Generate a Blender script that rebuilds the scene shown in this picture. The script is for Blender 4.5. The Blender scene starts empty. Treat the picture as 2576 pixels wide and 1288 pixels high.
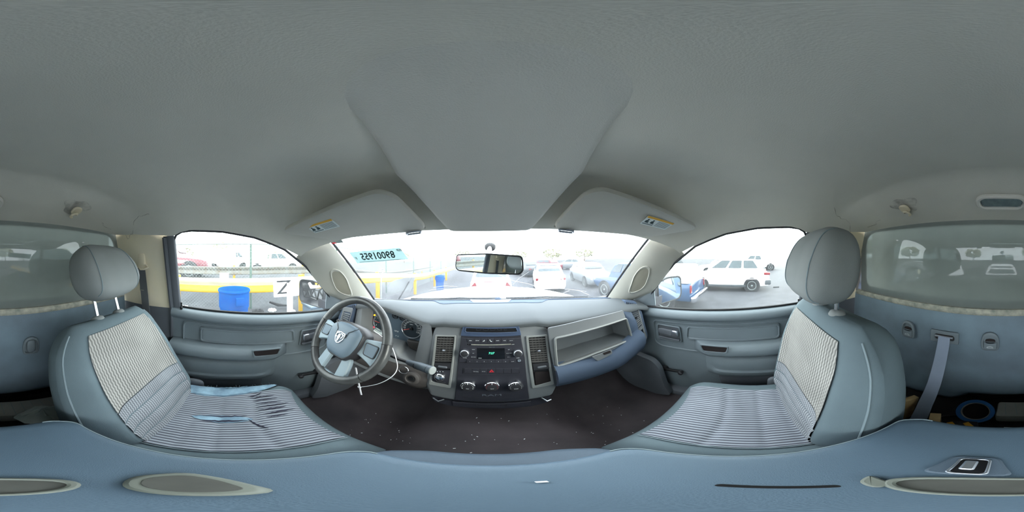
import bpy, bmesh, math, random
from mathutils import Matrix, Vector
random.seed(7)
SC = bpy.context.scene
COL = SC.collection
PI = math.pi
R = math.radians

# ---------------------------------------------------------------- camera, sky, exposure
# A 360 camera stands on the folded centre armrest of the cab: equirectangular, whole sphere.
# Metres, camera at the origin, X to the passenger side, Y to the windscreen, Z up.
YAW = R((1288 - 1233) / 2576 * 360)
ROLL = R(-0.65)
cam = bpy.data.cameras.new('camera')
cam.type = 'PANO'
try:
    cam.cycles.panorama_type = 'EQUIRECTANGULAR'
except Exception:
    cam.panorama_type = 'EQUIRECTANGULAR'
cam.clip_start = 0.005
cam.clip_end = 500
camo = bpy.data.objects.new('camera', cam)
COL.objects.link(camo)
camo.matrix_world = Matrix.Rotation(-YAW, 4, 'Z') @ Matrix.Rotation(PI / 2, 4, 'X') @ Matrix.Rotation(ROLL, 4, 'Z')
SC.camera = camo
CAMR = camo.matrix_world.to_3x3()

world = bpy.data.worlds.new('sky')
SC.world = world
world.use_nodes = True
bg = world.node_tree.nodes['Background']
bg.inputs['Color'].default_value = (0.93, 0.97, 1.0, 1)      # flat bright overcast
bg.inputs['Strength'].default_value = 8.2
sun = bpy.data.lights.new('hazy_sun', 'SUN')
sun.energy = 5.0
sun.angle = R(25)
sun.color = (1.0, 0.95, 0.86)
suno = bpy.data.objects.new('hazy_sun', sun)
COL.objects.link(suno)
# low sun behind the passenger side
suno.rotation_euler = Vector((math.sin(R(112)) * math.cos(R(16)), math.cos(R(112)) * math.cos(R(16)), math.sin(R(16)))).to_track_quat('Z', 'Y').to_euler()
SC.view_settings.view_transform = 'Standard'
SC.view_settings.look = 'None'
SC.view_settings.gamma = 1.0
SC.view_settings.use_curve_mapping = False
SC.view_settings.exposure = 0.0
SC.cycles.use_denoising = True
SC.cycles.max_bounces = 10
SC.cycles.diffuse_bounces = 6
SC.cycles.glossy_bounces = 4
SC.cycles.transparent_max_bounces = 24
SC.cycles.sample_clamp_indirect = 12.0

# ---------------------------------------------------------------- measuring
def sight(px, py):
    lon = (px - 1288) / 2576 * 2 * PI
    lat = (644 - py) / 1288 * PI
    return CAMR @ Vector((math.sin(lon) * math.cos(lat), math.sin(lat), -math.cos(lon) * math.cos(lat)))
def at(px, py, ax, v):
    """point where a sight line meets the plane  axis = v  (the surface it was surveyed on)"""
    d = sight(px, py)
    return d * (v / d['xyz'.index(ax)])
def hit(F, px, py):
    """(u, v) of a sight line on the plane of frame F"""
    n = F.to_3x3().col[2]
    o = F.translation
    d = sight(px, py)
    p = d * (o.dot(n) / d.dot(n))
    q = F.inverted() @ p
    return (q.x, q.y)
def frame(o, x, y):
    x = Vector(x).normalized()
    y = Vector(y)
    z = x.cross(y).normalized()
    y = z.cross(x)
    m = Matrix((x, y, z)).transposed().to_4x4()
    m.translation = Vector(o)
    return m

# ---------------------------------------------------------------- materials
def lin(c):
    return tuple((v / 255 / 12.92) if v / 255 <= .04045 else ((v / 255 + .055) / 1.055) ** 2.4 for v in c)
MATS = {}
def mat(name, rgb, rough=.6, var=.05, vs=6, bump=0., bs=300, metal=0., spec=.4, emit=0., rgb2=None, coat=0.):
    m = bpy.data.materials.new(name)
    m.use_nodes = True
    nt = m.node_tree
    b = nt.nodes['Principled BSDF']
    c = lin(rgb)
    b.inputs['Roughness'].default_value = rough
    b.inputs['Metallic'].default_value = metal
    b.inputs['Specular IOR Level'].default_value = spec
    b.inputs['Coat Weight'].default_value = coat
    tc = nt.nodes.new('ShaderNodeTexCoord')
    if var > 0:
        n = nt.nodes.new('ShaderNodeTexNoise')
        n.inputs['Scale'].default_value = vs
        n.inputs['Detail'].default_value = 6
        nt.links.new(tc.outputs['Object'], n.inputs['Vector'])
        r = nt.nodes.new('ShaderNodeValToRGB')
        c2 = lin(rgb2) if rgb2 else tuple(max(0, v * (1 - 2.2 * var)) for v in c)
        r.color_ramp.elements[0].position = .3
        r.color_ramp.elements[1].position = .68
        r.color_ramp.elements[0].color = (*c2, 1)
        r.color_ramp.elements[1].color = (*c, 1)
        nt.links.new(n.outputs['Fac'], r.inputs['Fac'])
        nt.links.new(r.outputs['Color'], b.inputs['Base Color'])
    else:
        b.inputs['Base Color'].default_value = (*c, 1)
    if bump > 0:
        n2 = nt.nodes.new('ShaderNodeTexNoise')
        n2.inputs['Scale'].default_value = bs
        n2.inputs['Detail'].default_value = 2
        nt.links.new(tc.outputs['Object'], n2.inputs['Vector'])
        bp = nt.nodes.new('ShaderNodeBump')
        bp.inputs['Strength'].default_value = bump
        bp.inputs['Distance'].default_value = .002
        nt.links.new(n2.outputs['Fac'], bp.inputs['Height'])
        nt.links.new(bp.outputs['Normal'], b.inputs['Normal'])
    if emit:
        b.inputs['Emission Color'].default_value = (*c, 1)
        b.inputs['Emission Strength'].default_value = emit
    MATS[name] = m
    return m

def glass(name, tint, dust, gloss=.06, dustcol=(.8, .85, .86), dvar=0.):
    """thin pane: clear + a film of dust (scatters light through and back) + reflection"""
    m = bpy.data.materials.new(name)
    m.use_nodes = True
    nt = m.node_tree
    nt.nodes.remove(nt.nodes['Principled BSDF'])
    out = nt.nodes['Material Output']
    t = nt.nodes.new('ShaderNodeBsdfTransparent')
    t.inputs['Color'].default_value = (*tint, 1)
    d = nt.nodes.new('ShaderNodeBsdfTranslucent')
    d.inputs['Color'].default_value = (*dustcol, 1)
    e = nt.nodes.new('ShaderNodeBsdfDiffuse')
    e.inputs['Color'].default_value = (*dustcol, 1)
    a0 = nt.nodes.new('ShaderNodeMixShader')
    a0.inputs['Fac'].default_value = .4
    nt.links.new(d.outputs[0], a0.inputs[1])
    nt.links.new(e.outputs[0], a0.inputs[2])
    a = nt.nodes.new('ShaderNodeMixShader')
    a.inputs['Fac'].default_value = dust
    if dvar:
        tc = nt.nodes.new('ShaderNodeTexCoord')
        n = nt.nodes.new('ShaderNodeTexNoise')
        n.inputs['Scale'].default_value = 5
        n.inputs['Detail'].default_value = 8
        nt.links.new(tc.outputs['Object'], n.inputs['Vector'])
        mr = nt.nodes.new('ShaderNodeMapRange')
        mr.inputs['From Min'].default_value = .3
        mr.inputs['From Max'].default_value = .7
        mr.inputs['To Min'].default_value = max(0, dust - dvar)
        mr.inputs['To Max'].default_value = dust + dvar
        nt.links.new(n.outputs['Fac'], mr.inputs['Value'])
        nt.links.new(mr.outputs[0], a.inputs['Fac'])
    nt.links.new(t.outputs[0], a.inputs[1])
    nt.links.new(a0.outputs[0], a.inputs[2])
    g = nt.nodes.new('ShaderNodeBsdfGlossy')
    g.inputs['Roughness'].default_value = .02
    f = nt.nodes.new('ShaderNodeMixShader')
    f.inputs['Fac'].default_value = gloss
    nt.links.new(a.outputs[0], f.inputs[1])
    nt.links.new(g.outputs[0], f.inputs[2])
    nt.links.new(f.outputs[0], out.inputs['Surface'])
    MATS[name] = m
    return m

def weave(name, c1, c2, period, axis, zig=0., zper=.012, zaxis=1, sharp=.35):
    """ribbed seat cloth: bands along one object axis, optionally zig-zagging along another"""
    m = bpy.data.materials.new(name)
    m.use_nodes = True
    nt = m.node_tree
    b = nt.nodes['Principled BSDF']
    b.inputs['Roughness'].default_value = .9
    b.inputs['Specular IOR Level'].default_value = .2
    tc = nt.nodes.new('ShaderNodeTexCoord')
    sp = nt.nodes.new('ShaderNodeSeparateXYZ')
    nt.links.new(tc.outputs['Object'], sp.inputs[0])
    def mth(op, a, b_=None):
        n = nt.nodes.new('ShaderNodeMath')
        n.operation = op
        for i, v in enumerate((a, b_)):
            if v is None:
                continue
            if isinstance(v, (int, float)):
                n.inputs[i].default_value = v
            else:
                nt.links.new(v, n.inputs[i])
        return n.outputs[0]
    x = sp.outputs[axis]
    if zig:
        s = mth('SINE', mth('MULTIPLY', sp.outputs[zaxis], 2 * PI / zper))
        x = mth('ADD', x, mth('MULTIPLY', s, zig))
    w = mth('SINE', mth('MULTIPLY', x, 2 * PI / period))
    w = mth('ADD', mth('MULTIPLY', w, .5), .5)
    ns = nt.nodes.new('ShaderNodeTexNoise')
    ns.inputs['Scale'].default_value = 9
    nt.links.new(tc.outputs['Object'], ns.inputs['Vector'])
    r = nt.nodes.new('ShaderNodeValToRGB')
    r.color_ramp.elements[0].position = sharp
    r.color_ramp.elements[1].position = 1 - sharp
    r.color_ramp.elements[0].color = (*lin(c1), 1)
    r.color_ramp.elements[1].color = (*lin(c2), 1)
    nt.links.new(w, r.inputs['Fac'])
    hs = nt.nodes.new('ShaderNodeHueSaturation')
    nt.links.new(r.outputs['Color'], hs.inputs['Color'])
    nt.links.new(mth('ADD', mth('MULTIPLY', ns.outputs['Fac'], .5), .72), hs.inputs['Value'])
    nt.links.new(hs.outputs['Color'], b.inputs['Base Color'])
    bp = nt.nodes.new('ShaderNodeBump')
    bp.inputs['Strength'].default_value = .5
    bp.inputs['Distance'].default_value = .0015
    nt.links.new(w, bp.inputs['Height'])
    nt.links.new(bp.outputs['Normal'], b.inputs['Normal'])
    MATS[name] = m
    return m

mat('headliner', (220, 217, 207), .95, .035, 5, .25, 500, spec=.1)
mat('overhead', (222, 219, 211), .95, .03, 5, .25, 500, spec=.1)
mat('stain', (112, 108, 96), .95, .3, 30, spec=.1)
mat('visor', (210, 207, 198), .9, .03, 8, .2, 500, spec=.15)
mat('pillar', (184, 182, 172), .6, .03, 6, .1, 400)
mat('pillar_recess', (150, 146, 132), .7, .03)
mat('beige', (238, 224, 192), .6, .05, 5, .1, 400, rgb2=(224, 214, 192))
mat('dash_light', (92, 96, 99), .8, .04, 5, .15, 600, spec=.12)
mat('dash_face', (116, 119, 122), .6, .05, 6, .15, 600)
mat('bezel', (138, 140, 139), .5, .04)
mat('lever_grey', (74, 83, 91), .5, .04)
mat('slat', (84, 82, 81), .5, .05)
mat('dash_slate', (78, 90, 108), .75, .06, 7, .2, 500, spec=.12)
mat('stack_black', (50, 50, 58), .45, .08, 20, .05, 400)
mat('stack_blue', (70, 84, 110), .4, .06, 20)
mat('black', (22, 22, 25), .45, .1, 20)
mat('gloss_black', (16, 16, 20), .12, 0)
mat('dark_recess', (38, 30, 30), .8, .1)
mat('door', (112, 122, 128), .55, .05, 6, .25, 500)
mat('door_dark', (94, 98, 104), .6, .06, 6, .2, 500)
mat('gasket', (46, 48, 52), .6, .08, 20)
mat('seat_cloth', (103, 117, 123), .85, .06, 7, .3, 900, spec=.15)
mat('seat_grey', (138, 142, 142), .85, .05, 9, .3, 900, spec=.15)
mat('stitch', (124, 138, 144), .8, 0)
weave('cushion_weave', (92, 94, 104), (158, 164, 172), .0115, 0)
weave('back_weave', (118, 117, 114), (168, 166, 161), .0100, 0, .0009, .015, 2)
weave('back_weave_low', (112, 115, 121), (160, 164, 168), .0085, 0, .0008, .012, 2)
mat('armrest', (87, 106, 122), .5, .05, 6, .25, 900)
mat('armrest_lip', (84, 98, 112), .6, .05, 6, .25, 900)
mat('rubber_floor', (66, 58, 61), .75, .16, 5, .5, 160, rgb2=(40, 35, 38))
mat('dark_space', (26, 25, 27), .9, .1)
mat('back_panel', (112, 130, 142), .7, .14, 5, .3, 300, rgb2=(92, 104, 114))
mat('ledge', (168, 164, 150), .7, .2, 40, rgb2=(120, 124, 116))
mat('steel', (206, 208, 212), .2, 0, metal=1.)
mat('chrome', (232, 234, 240), .08, 0, metal=1.)
mat('silver', (190, 194, 202), .3, 0, metal=.9)
mat('wheel_grey', (150, 166, 176), .45, .05, 10, .15, 700)
mat('wheel_leather', (84, 86, 86), .28, .25, 12, .15, 700, rgb2=(46, 46, 48))
mat('hub_grey', (104, 120, 134), .5, .05, 10, .2, 700)
mat('bevel_dark', (52, 52, 56), .4, .1)
mat('white_plastic', (232, 232, 238), .35, 0)
mat('paper', (212, 222, 220), .8, .03)
mat('sticker', (196, 222, 222), .7, .03)
mat('ink', (60, 78, 80), .8, 0)
mat('ink_light', (120, 132, 134), .8, 0)
mat('label_white', (226, 234, 232), .6, 0)
mat('label_amber', (232, 176, 60), .6, 0)
mat('legend', (222, 226, 226), .5, 0)
mat('gauge_face', (44, 54, 62), .4, .05)
mat('cluster', (78, 92, 104), .4, .06, 8)
mat('cluster_dusty', (74, 70, 69), .6, .1, 8)
mat('needle', (228, 92, 84), .4, 0)
mat('warn_amber', (255, 176, 40), .5, 0, emit=2.5)
mat('warn_red', (255, 70, 90), .5, 0, emit=1.6)
mat('clock_green', (90, 255, 190), .5, 0, emit=2.2)
mat('hazard_red', (214, 46, 60), .5, 0)
mat('belt', (136, 146, 164), .8, .05, 12)
mat('belt_dark', (96, 98, 100), .8, .08, 12)
mat('foam', (150, 180, 198), .9, .2, 14, .6, 90, rgb2=(90, 112, 132))
mat('tear_dark', (46, 44, 62), .9, .1)
mat('wood', (196, 168, 122), .7, .15, 14, rgb2=(150, 118, 76))
mat('blue_tape', (28, 92, 150), .6, .05)
mat('card', (150, 148, 142), .9, .1, 8)
mat('plastic_film', (170, 176, 170), .3, .1, 8)
mat('caution_amber', (214, 150, 40), .7, .05)
mat('lens', (150, 168, 170), .15, .1, 60, .6, 500)
mat('mirror', (225, 232, 234), .015, 0, metal=1.)
mat('mirror_shell', (46, 46, 52), .5, .04)
mat('mirror_rim', (14, 14, 16), .6, 0)
mat('asphalt', (64, 65, 70), .95, .12, 2.5, .4, 60, rgb2=(46, 47, 51))
mat('concrete', (190, 192, 190), .9, .1, 3)
mat('rail_yellow', (172, 134, 8), .5, .05, 5)
mat('rail_cream', (186, 180, 158), .6, .08, 5)
mat('rail_grey', (106, 108, 106), .6, .1, 5, rgb2=(92, 82, 70))
mat('galv', (120, 128, 128), .5, .05)
mat('post_green', (70, 92, 84), .6, .05)
mat('bin_blue', (0, 78, 150), .8, .05, 12, spec=.1, rgb2=(0, 64, 134))
mat('bin_grey', (80, 94, 108), .5, .05)
mat('car_white', (246, 246, 246), .3, 0, coat=.4)
mat('car_red', (96, 14, 34), .3, .04, coat=.4)
mat('car_blue', (32, 64, 98), .35, .05, coat=.3)
mat('car_dark', (40, 46, 52), .35, .05, coat=.3)
mat('car_silver', (112, 116, 120), .35, .03, coat=.3)
mat('car_glass', (44, 58, 64), .08, .1, 3, spec=.6)
mat('tyre', (30, 30, 33), .85, .1)
mat('lamp_red', (112, 18, 28), .3, 0)
mat('lamp_clear', (222, 226, 228), .2, 0)
mat('trim_grey', (58, 62, 66), .6, .06)
mat('bark', (110, 92, 76), .9, .1)
mat('leaf', (176, 186, 160), .8, .2, 3, rgb2=(190, 176, 150))
mat('litter_white', (232, 232, 232), .8, .05)
mat('litter_dark', (34, 34, 37), .8, .1)
mat('red_pole', (116, 36, 36), .6, 0)
mat('camper', (128, 132, 134), .7, .05)
mat('camper_out', (226, 230, 232), .5, .03)
mat('bed', (70, 76, 82), .7, .1)
mat('stand_beige', (122, 126, 118), .5, .08, 30)
mat('stand_dark', (92, 92, 88), .4, .1, 30)
glass('windshield_glass', (.96, .99, 1), .030, .02, (.92, .97, 1.0), .022)
glass('side_glass', (.96, 1, .99), .014, .03, (.9, .96, 1.0), .01)
glass('rear_glass', (.34, .38, .38), .64, .04, (.47, .51, .48), .06)
glass('camper_glass', (.6, .64, .64), .15, .05, (.5, .55, .55), .04)

# ---------------------------------------------------------------- builders
XF = [Matrix()]
W = {}
class xf:
    def __init__(s, m): s.m = m
    def __enter__(s): XF.append(XF[-1] @ s.m)
    def __exit__(s, *a): XF.pop()
def flip(sx):
    return Matrix.Diagonal((sx, 1, 1, 1))

def props(o, label=None, cat=None, group=None, kind=None):
    if label: o['label'] = label
    if cat: o['category'] = cat
    if group: o['group'] = group
    if kind: o['kind'] = kind
    return o
def thing(name, label, cat, loc=(0, 0, 0), group=None, kind=None):
    o = bpy.data.objects.new(name, None)
    o.empty_display_size = .05
    COL.objects.link(o)
    p = XF[-1] @ Vector(loc)
    o.location = p
    W[o.name] = p
    return props(o, label, cat, group, kind)
def mk(name, verts, faces, m, parent=None, smooth=True, angle=38, kind=None, label=None):
    T = XF[-1]
    vs = [T @ Vector(v) for v in verts]
    if not vs:
        return None
    org = Vector((sum(v.x for v in vs) / len(vs), sum(v.y for v in vs) / len(vs), min(v.z for v in vs)))
    me = bpy.data.meshes.new(name)
    me.from_pydata([v - org for v in vs], [], faces)
    bm = bmesh.new()
    bm.from_mesh(me)
    bmesh.ops.recalc_face_normals(bm, faces=bm.faces)
    bm.to_mesh(me)
    bm.free()
    if smooth:
        me.polygons.foreach_set('use_smooth', [True] * len(me.polygons))
        me.set_sharp_from_angle(angle=R(angle))
    me.materials.append(MATS[m] if isinstance(m, str) else m)
    o = bpy.data.objects.new(name, me)
    COL.objects.link(o)
    if parent is not None:
        o.parent = parent
        o.location = org - W[parent.name]
    else:
        o.location = org
    W[o.name] = org
    if kind: o['kind'] = kind
    if label: o['label'] = label
    return o

class MB:
    """collects several pieces of ONE part"""
    def __init__(s): s.v = []; s.f = []
    def add(s, vf):
        n = len(s.v)
        s.v += [tuple(v) for v in vf[0]]
        s.f += [tuple(i + n for i in f) for f in vf[1]]
        return s
    def mk(s, *a, **k): return mk(a[0], s.v, s.f, *a[1:], **k)

def rrect(w, h, r, n=5):
    r = min(r, w / 2 - 1e-5, h / 2 - 1e-5)
    out = []
    for cx, cy, a0 in ((w / 2 - r, h / 2 - r, 0), (-w / 2 + r, h / 2 - r, 90), (-w / 2 + r, -h / 2 + r, 180), (w / 2 - r, -h / 2 + r, 270)):
        for i in range(n + 1):
            a = R(a0 + 90 * i / n)
            out.append((cx + r * math.cos(a), cy + r * math.sin(a)))
    return out
def circ(r, n=24, r2=None):
    return [(r * math.cos(2 * PI * i / n), (r2 or r) * math.sin(2 * PI * i / n)) for i in range(n)]
def rpoly(pts, r, n=4):
    """round the corners of a polygon"""
    out = []
    N = len(pts)
    for i in range(N):
        p0, p, p1 = Vector(pts[i - 1]), Vector(pts[i]), Vector(pts[(i + 1) % N])
        a = (p0 - p); b = (p1 - p)
        k = min(r, a.length * .48, b.length * .48)
        A = p + a.normalized() * k
        B = p + b.normalized() * k
        for j in range(n + 1):
            t = j / n
            out.append(tuple(A * (1 - t) ** 2 + p * 2 * t * (1 - t) + B * t * t))
    return out
def inset(pts, d):
    """move an outline inwards by d"""
    N = len(pts)
    if d > .0055:
        # large steps: shrink about the middle so that rounded corners cannot cross
        xs = [p[0] for p in pts]; ys = [p[1] for p in pts]
        cx, cy = (min(xs) + max(xs)) / 2, (min(ys) + max(ys)) / 2
        kx, ky = 1 - 2 * d / (max(xs) - min(xs)), 1 - 2 * d / (max(ys) - min(ys))
        return [(cx + (p[0] - cx) * kx, cy + (p[1] - cy) * ky) for p in pts]
    area = sum(pts[i][0] * pts[(i + 1) % N][1] - pts[(i + 1) % N][0] * pts[i][1] for i in range(N))
    s = 1 if area > 0 else -1
    out = []
    for i in range(N):
        p0, p, p1 = Vector(pts[i - 1][:2]), Vector(pts[i][:2]), Vector(pts[(i + 1) % N][:2])
        t = (p1 - p0)
        if t.length < 1e-9:
            out.append(tuple(p)); continue
        t.normalize()
        out.append(tuple(p + Vector((-t.y, t.x)) * d * s))
    return out
def stack(F, rings, cap0=True, cap1=True):
    """rings: list of (outline, z) in frame F"""
    v = []; f = []
    n = len(rings[0][0])
    for o, z in rings:
        v += [F @ Vector((p[0], p[1], z)) for p in o]
    for k in range(len(rings) - 1):
        for i in range(n):
            j = (i + 1) % n
            f.append((k * n + i, k * n + j, (k + 1) * n + j, (k + 1) * n + i))
    if cap0: f.append(tuple(range(n - 1, -1, -1)))
    if cap1: f.append(tuple(range((len(rings) - 1) * n, len(rings) * n)))
    return v, f
def plate(F, outline, d, ch=.0015, z0=0.):
    ch = min(ch, abs(d) * .9)
    s = 1 if d > 0 else -1
    return stack(F, [(outline, z0), (outline, z0 + d - s * ch), (inset(outline, ch), z0 + d)])
def ring(F, outer, inner, d, ch=.001, z0=0., back=None):
    """frame with a hole; outlines need the same count"""
    zb = z0 if back is None else back
    v = []; f = []
    n = len(outer)
    rs = [(outer, z0), (outer, z0 + d - ch), (inset(outer, ch), z0 + d), (inset(inner, -ch), z0 + d), (inner, z0 + d - ch), (inner, zb)]
    for o, z in rs:
        v += [F @ Vector((p[0], p[1], z)) for p in o]
    for k in range(len(rs) - 1):
        for i in range(n):
            j = (i + 1) % n
            f.append((k * n + i, k * n + j, (k + 1) * n + j, (k + 1) * n + i))
    return v, f
def lathe(F, prof, n=24, cap0=True, cap1=True):
    return stack(F, [(circ(max(r, 1e-5), n), z) for r, z in prof], cap0, cap1)
def tube(pts, r, n=8, closed=False, caps=True):
    P = [Vector(p) for p in pts]
    N = len(P)
    v = []; f = []
    rr = r if isinstance(r, (list, tuple)) else [r] * N
    up = None
    for i in range(N):
        a = P[i - 1] if (i > 0 or closed) else P[i]
        b = P[(i + 1) % N] if (i < N - 1 or closed) else P[i]
        t = (b - a).normalized()
        if up is None:
            up = t.orthogonal().normalized()
        else:
            up = (up - t * up.dot(t)).normalized()
        s = t.cross(up)
        for k in range(n):
            ang = 2 * PI * k / n
            v.append(P[i] + (up * math.cos(ang) + s * math.sin(ang)) * rr[i])
    for i in range(N if closed else N - 1):
        i2 = (i + 1) % N
        for k in range(n):
            k2 = (k + 1) % n
            f.append((i * n + k, i * n + k2, i2 * n + k2, i2 * n + k))
    if caps and not closed:
        f.append(tuple(range(n - 1, -1, -1)))
        f.append(tuple(range((N - 1) * n, N * n)))
    return v, f
def gridf(rows, closed=False):
    v = []; f = []
    n = len(rows[0])
    for r_ in rows: v += [Vector(p) for p in r_]
    for i in range(len(rows) - 1):
        for j in range(n if closed else n - 1):
            k = (j + 1) % n
            f.append((i * n + j, i * n + k, (i + 1) * n + k, (i + 1) * n + j))
    return v, f
def loft(rows):
    v, f = gridf(rows, True)
    n = len(rows[0])
    f.append(tuple(range(n - 1, -1, -1)))
    f.append(tuple(range((len(rows) - 1) * n, len(rows) * n)))
    return v, f
def thick(rows, t, direction):
    """sheet with thickness: rows + the same rows moved along direction"""
    d = Vector(direction).normalized() * t
    n = len(rows[0]); m = len(rows)
    v, f = gridf(rows)
    v2, f2 = gridf([[Vector(p) + d for p in r_] for r_ in rows])
    o = len(v)
    F_ = f + [tuple(i + o for i in reversed(q)) for q in f2]
    edge = [j for j in range(n)] + [i * n + n - 1 for i in range(1, m)] + [(m - 1) * n + j for j in range(n - 2, -1, -1)] + [i * n for i in range(m - 2, 0, -1)]
    for a, b in zip(edge, edge[1:] + edge[:1]):
        F_.append((a, b, b + o, a + o))
    return v + v2, F_
def box(c, s, bev=0., M_=None, seg=2):
    bm = bmesh.new()
    bmesh.ops.create_cube(bm, size=1)
    for v in bm.verts:
        v.co = Vector((v.co.x * s[0], v.co.y * s[1], v.co.z * s[2]))
    if bev > 0:
        bmesh.ops.bevel(bm, geom=bm.edges[:], offset=min(bev, min(s) * .45), segments=seg, profile=.5, affect='EDGES')
    T = Matrix.Translation(Vector(c)) @ (M_ or Matrix())
    bm.verts.index_update()
    v = [T @ x.co for x in bm.verts]
    f = [tuple(x.index for x in q.verts) for q in bm.faces]
    bm.free()
    return v, f
def superq(c, a, e1=.5, e2=.5, nu=20, nv=28, M_=None, mod=None):
    """rounded cushion shape (superellipsoid)"""
    T = Matrix.Translation(Vector(c)) @ (M_ or Matrix())
    p_ = lambda t, e: math.copysign(abs(t) ** e, t)
    rows = []
    for i in range(nu + 1):
        la = -PI / 2 + PI * i / nu
        la = max(-PI / 2 + .02, min(PI / 2 - .02, la))
        row = []
        for j in range(nv):
            lo = 2 * PI * j / nv
            q = Vector((a[0] * p_(math.cos(la), e1) * p_(math.cos(lo), e2), a[1] * p_(math.cos(la), e1) * p_(math.sin(lo), e2), a[2] * p_(math.sin(la), e1)))
            if mod: q = mod(q)
            row.append(T @ q)
        rows.append(row)
    return loft(rows)
def sm(a, b, x):
    t = max(0., min(1., (x - a) / (b - a)))
    return t * t * (3 - 2 * t)
def lerp(a, b, t): return a + (b - a) * t
def tab(T, x):
    """piecewise linear table lookup; values may be tuples"""
    if x <= T[0][0]: return T[0][1]
    for (x0, y0), (x1, y1) in zip(T, T[1:]):
        if x <= x1:
            t = (x - x0) / (x1 - x0)
            if isinstance(y0, (tuple, list)): return tuple(lerp(a, b, t) for a, b in zip(y0, y1))
            return lerp(y0, y1, t)
    return T[-1][1]
def bil(c, u, v):
    """bilinear patch, c = (p00, p10, p11, p01)"""
    a, b, d, e = (Vector(p) for p in c)
    return a * (1 - u) * (1 - v) + b * u * (1 - v) + d * u * v + e * (1 - u) * v
def bislab(c, ru, rv, th, ch=.004, n=6):
    """rounded slab on a bilinear patch"""
    a, b, d, e = (Vector(p) for p in c)
    nrm = ((b - a).cross(e - a)).normalized()
    def outline(k):
        o = []
        for cx, cy, a0 in ((1 - ru, 1 - rv, 0), (ru, 1 - rv, 90), (ru, rv, 180), (1 - ru, rv, 270)):
            for i in range(n + 1):
                t = R(a0 + 90 * i / n)
                o.append((.5 + (cx + ru * math.cos(t) - .5) * k, .5 + (cy + rv * math.sin(t) - .5) * k))
        return o
    rows = []
    for k, z in ((.93, 0.), (.985, ch * .4), (1., ch * 1.4), (1., th - ch * 1.4), (.985, th - ch * .4), (.93, th)):
        rows.append([bil(c, u, v) + nrm * z for u, v in outline(k)])
    return loft(rows)
def quadplate(F, quad, d, r=.002, ch=.001, z0=0.):
    return plate(F, rpoly(quad, r, 3), d, ch, z0)
def px_quad(F, *pts):
    return [hit(F, *p) for p in pts]
def seg_box(a, b, w, h, up=(0, 0, 1)):
    """straight bar from a to b, w wide and h tall"""
    a = Vector(a); b = Vector(b)
    t = (b - a).normalized()
    s = t.cross(Vector(up))
    if s.length < 1e-6: s = t.orthogonal()
    s.normalize()
    u = s.cross(t)
    v = []
    for p in (a, b):
        for i, j in ((-1, -1), (1, -1), (1, 1), (-1, 1)):
            v.append(p + s * (w / 2 * i) + u * (h / 2 * j))
    return v, [(0, 1, 2, 3), (7, 6, 5, 4), (0, 4, 5, 1), (1, 5, 6, 2), (2, 6, 7, 3), (3, 7, 4, 0)]
def text(s, F, size, m, parent, name='lettering', depth=.0006, sx=1., align='CENTER', shear=0., bold=0.):
    c = bpy.data.curves.new(name, 'FONT')
    c.body = s
    c.size = size
    c.align_x = align
    c.align_y = 'CENTER'
    c.extrude = depth / 2
    c.resolution_u = 2
    c.shear = shear
    c.offset = bold
    o = bpy.data.objects.new(name, c)
    COL.objects.link(o)
    dg = bpy.context.evaluated_depsgraph_get()
    me = bpy.data.meshes.new_from_object(o.evaluated_get(dg))
    v = [F @ Vector((p.co.x * sx, p.co.y, p.co.z)) for p in me.vertices]
    f = [tuple(q.vertices) for q in me.polygons]
    bpy.data.objects.remove(o)
    bpy.data.curves.remove(c)
    bpy.data.meshes.remove(me)
    return mk(name, v, f, m, parent, smooth=False)
# ================================================================ the cab: ceiling, glass, pillars, back wall, floor
def y_base(x): return 1.026 - .216 * (abs(x) / .67) ** 2.1      # foot of the windscreen
def y_head(x): return .575 - .165 * (abs(x) / .62) ** 2          # header
ZB, ZH = -.277, .095
# ---- window_1: windscreen
rows = []
for i in range(13):
    t = i / 12
    row = []
    for j in range(25):
        s = -1 + 2 * j / 24
        xb, xt = s * .685, s * .635
        p = Vector((xb, y_base(xb), ZB - .01)).lerp(Vector((xt, y_head(xt), ZH + .01)), t)
        p += Vector((0, .45, .55)) * (.03 * 4 * t * (1 - t) * .5)
        row.append(p)
    rows.append(row)
WS = rows
ws = thing('window_1', 'wide dusty windscreen with fine cracks in its lower edge', 'windscreen', (0, .8, -.1), kind='structure')
v, f = thick(rows, .004, (0, .6, .8))
mk('pane', v, f, 'windshield_glass', ws)
mb = MB()
mb.add(tube([r_[0] for r_ in rows], .006)); mb.add(tube([r_[-1] for r_ in rows], .006))
mb.mk('side_seal', 'gasket', ws)
mk('bottom_seal', *tube([p + Vector((0, -.004, .006)) for p in rows[0]], .007), 'black', ws)
def on_ws(px, py, off=.003):
    """point on the inner face of the windscreen along a sight line"""
    d = sight(px, py)
    lo, hi = .2, 3.
    for _ in range(40):
        m_ = (lo + hi) / 2
        p = d * m_
        t = (p.z - (ZB - .01)) / (ZH - ZB + .02)
        s = p.x / lerp(.685, .635, t)
        xb, xt = s * .685, s * .635
        yy = lerp(y_base(xb), y_head(xt), max(0, min(1, t))) + .45 * .06 * max(0, t * (1 - t))
        if p.y < yy: lo = m_
        else: hi = m_
    return d * (lo - off)
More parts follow.
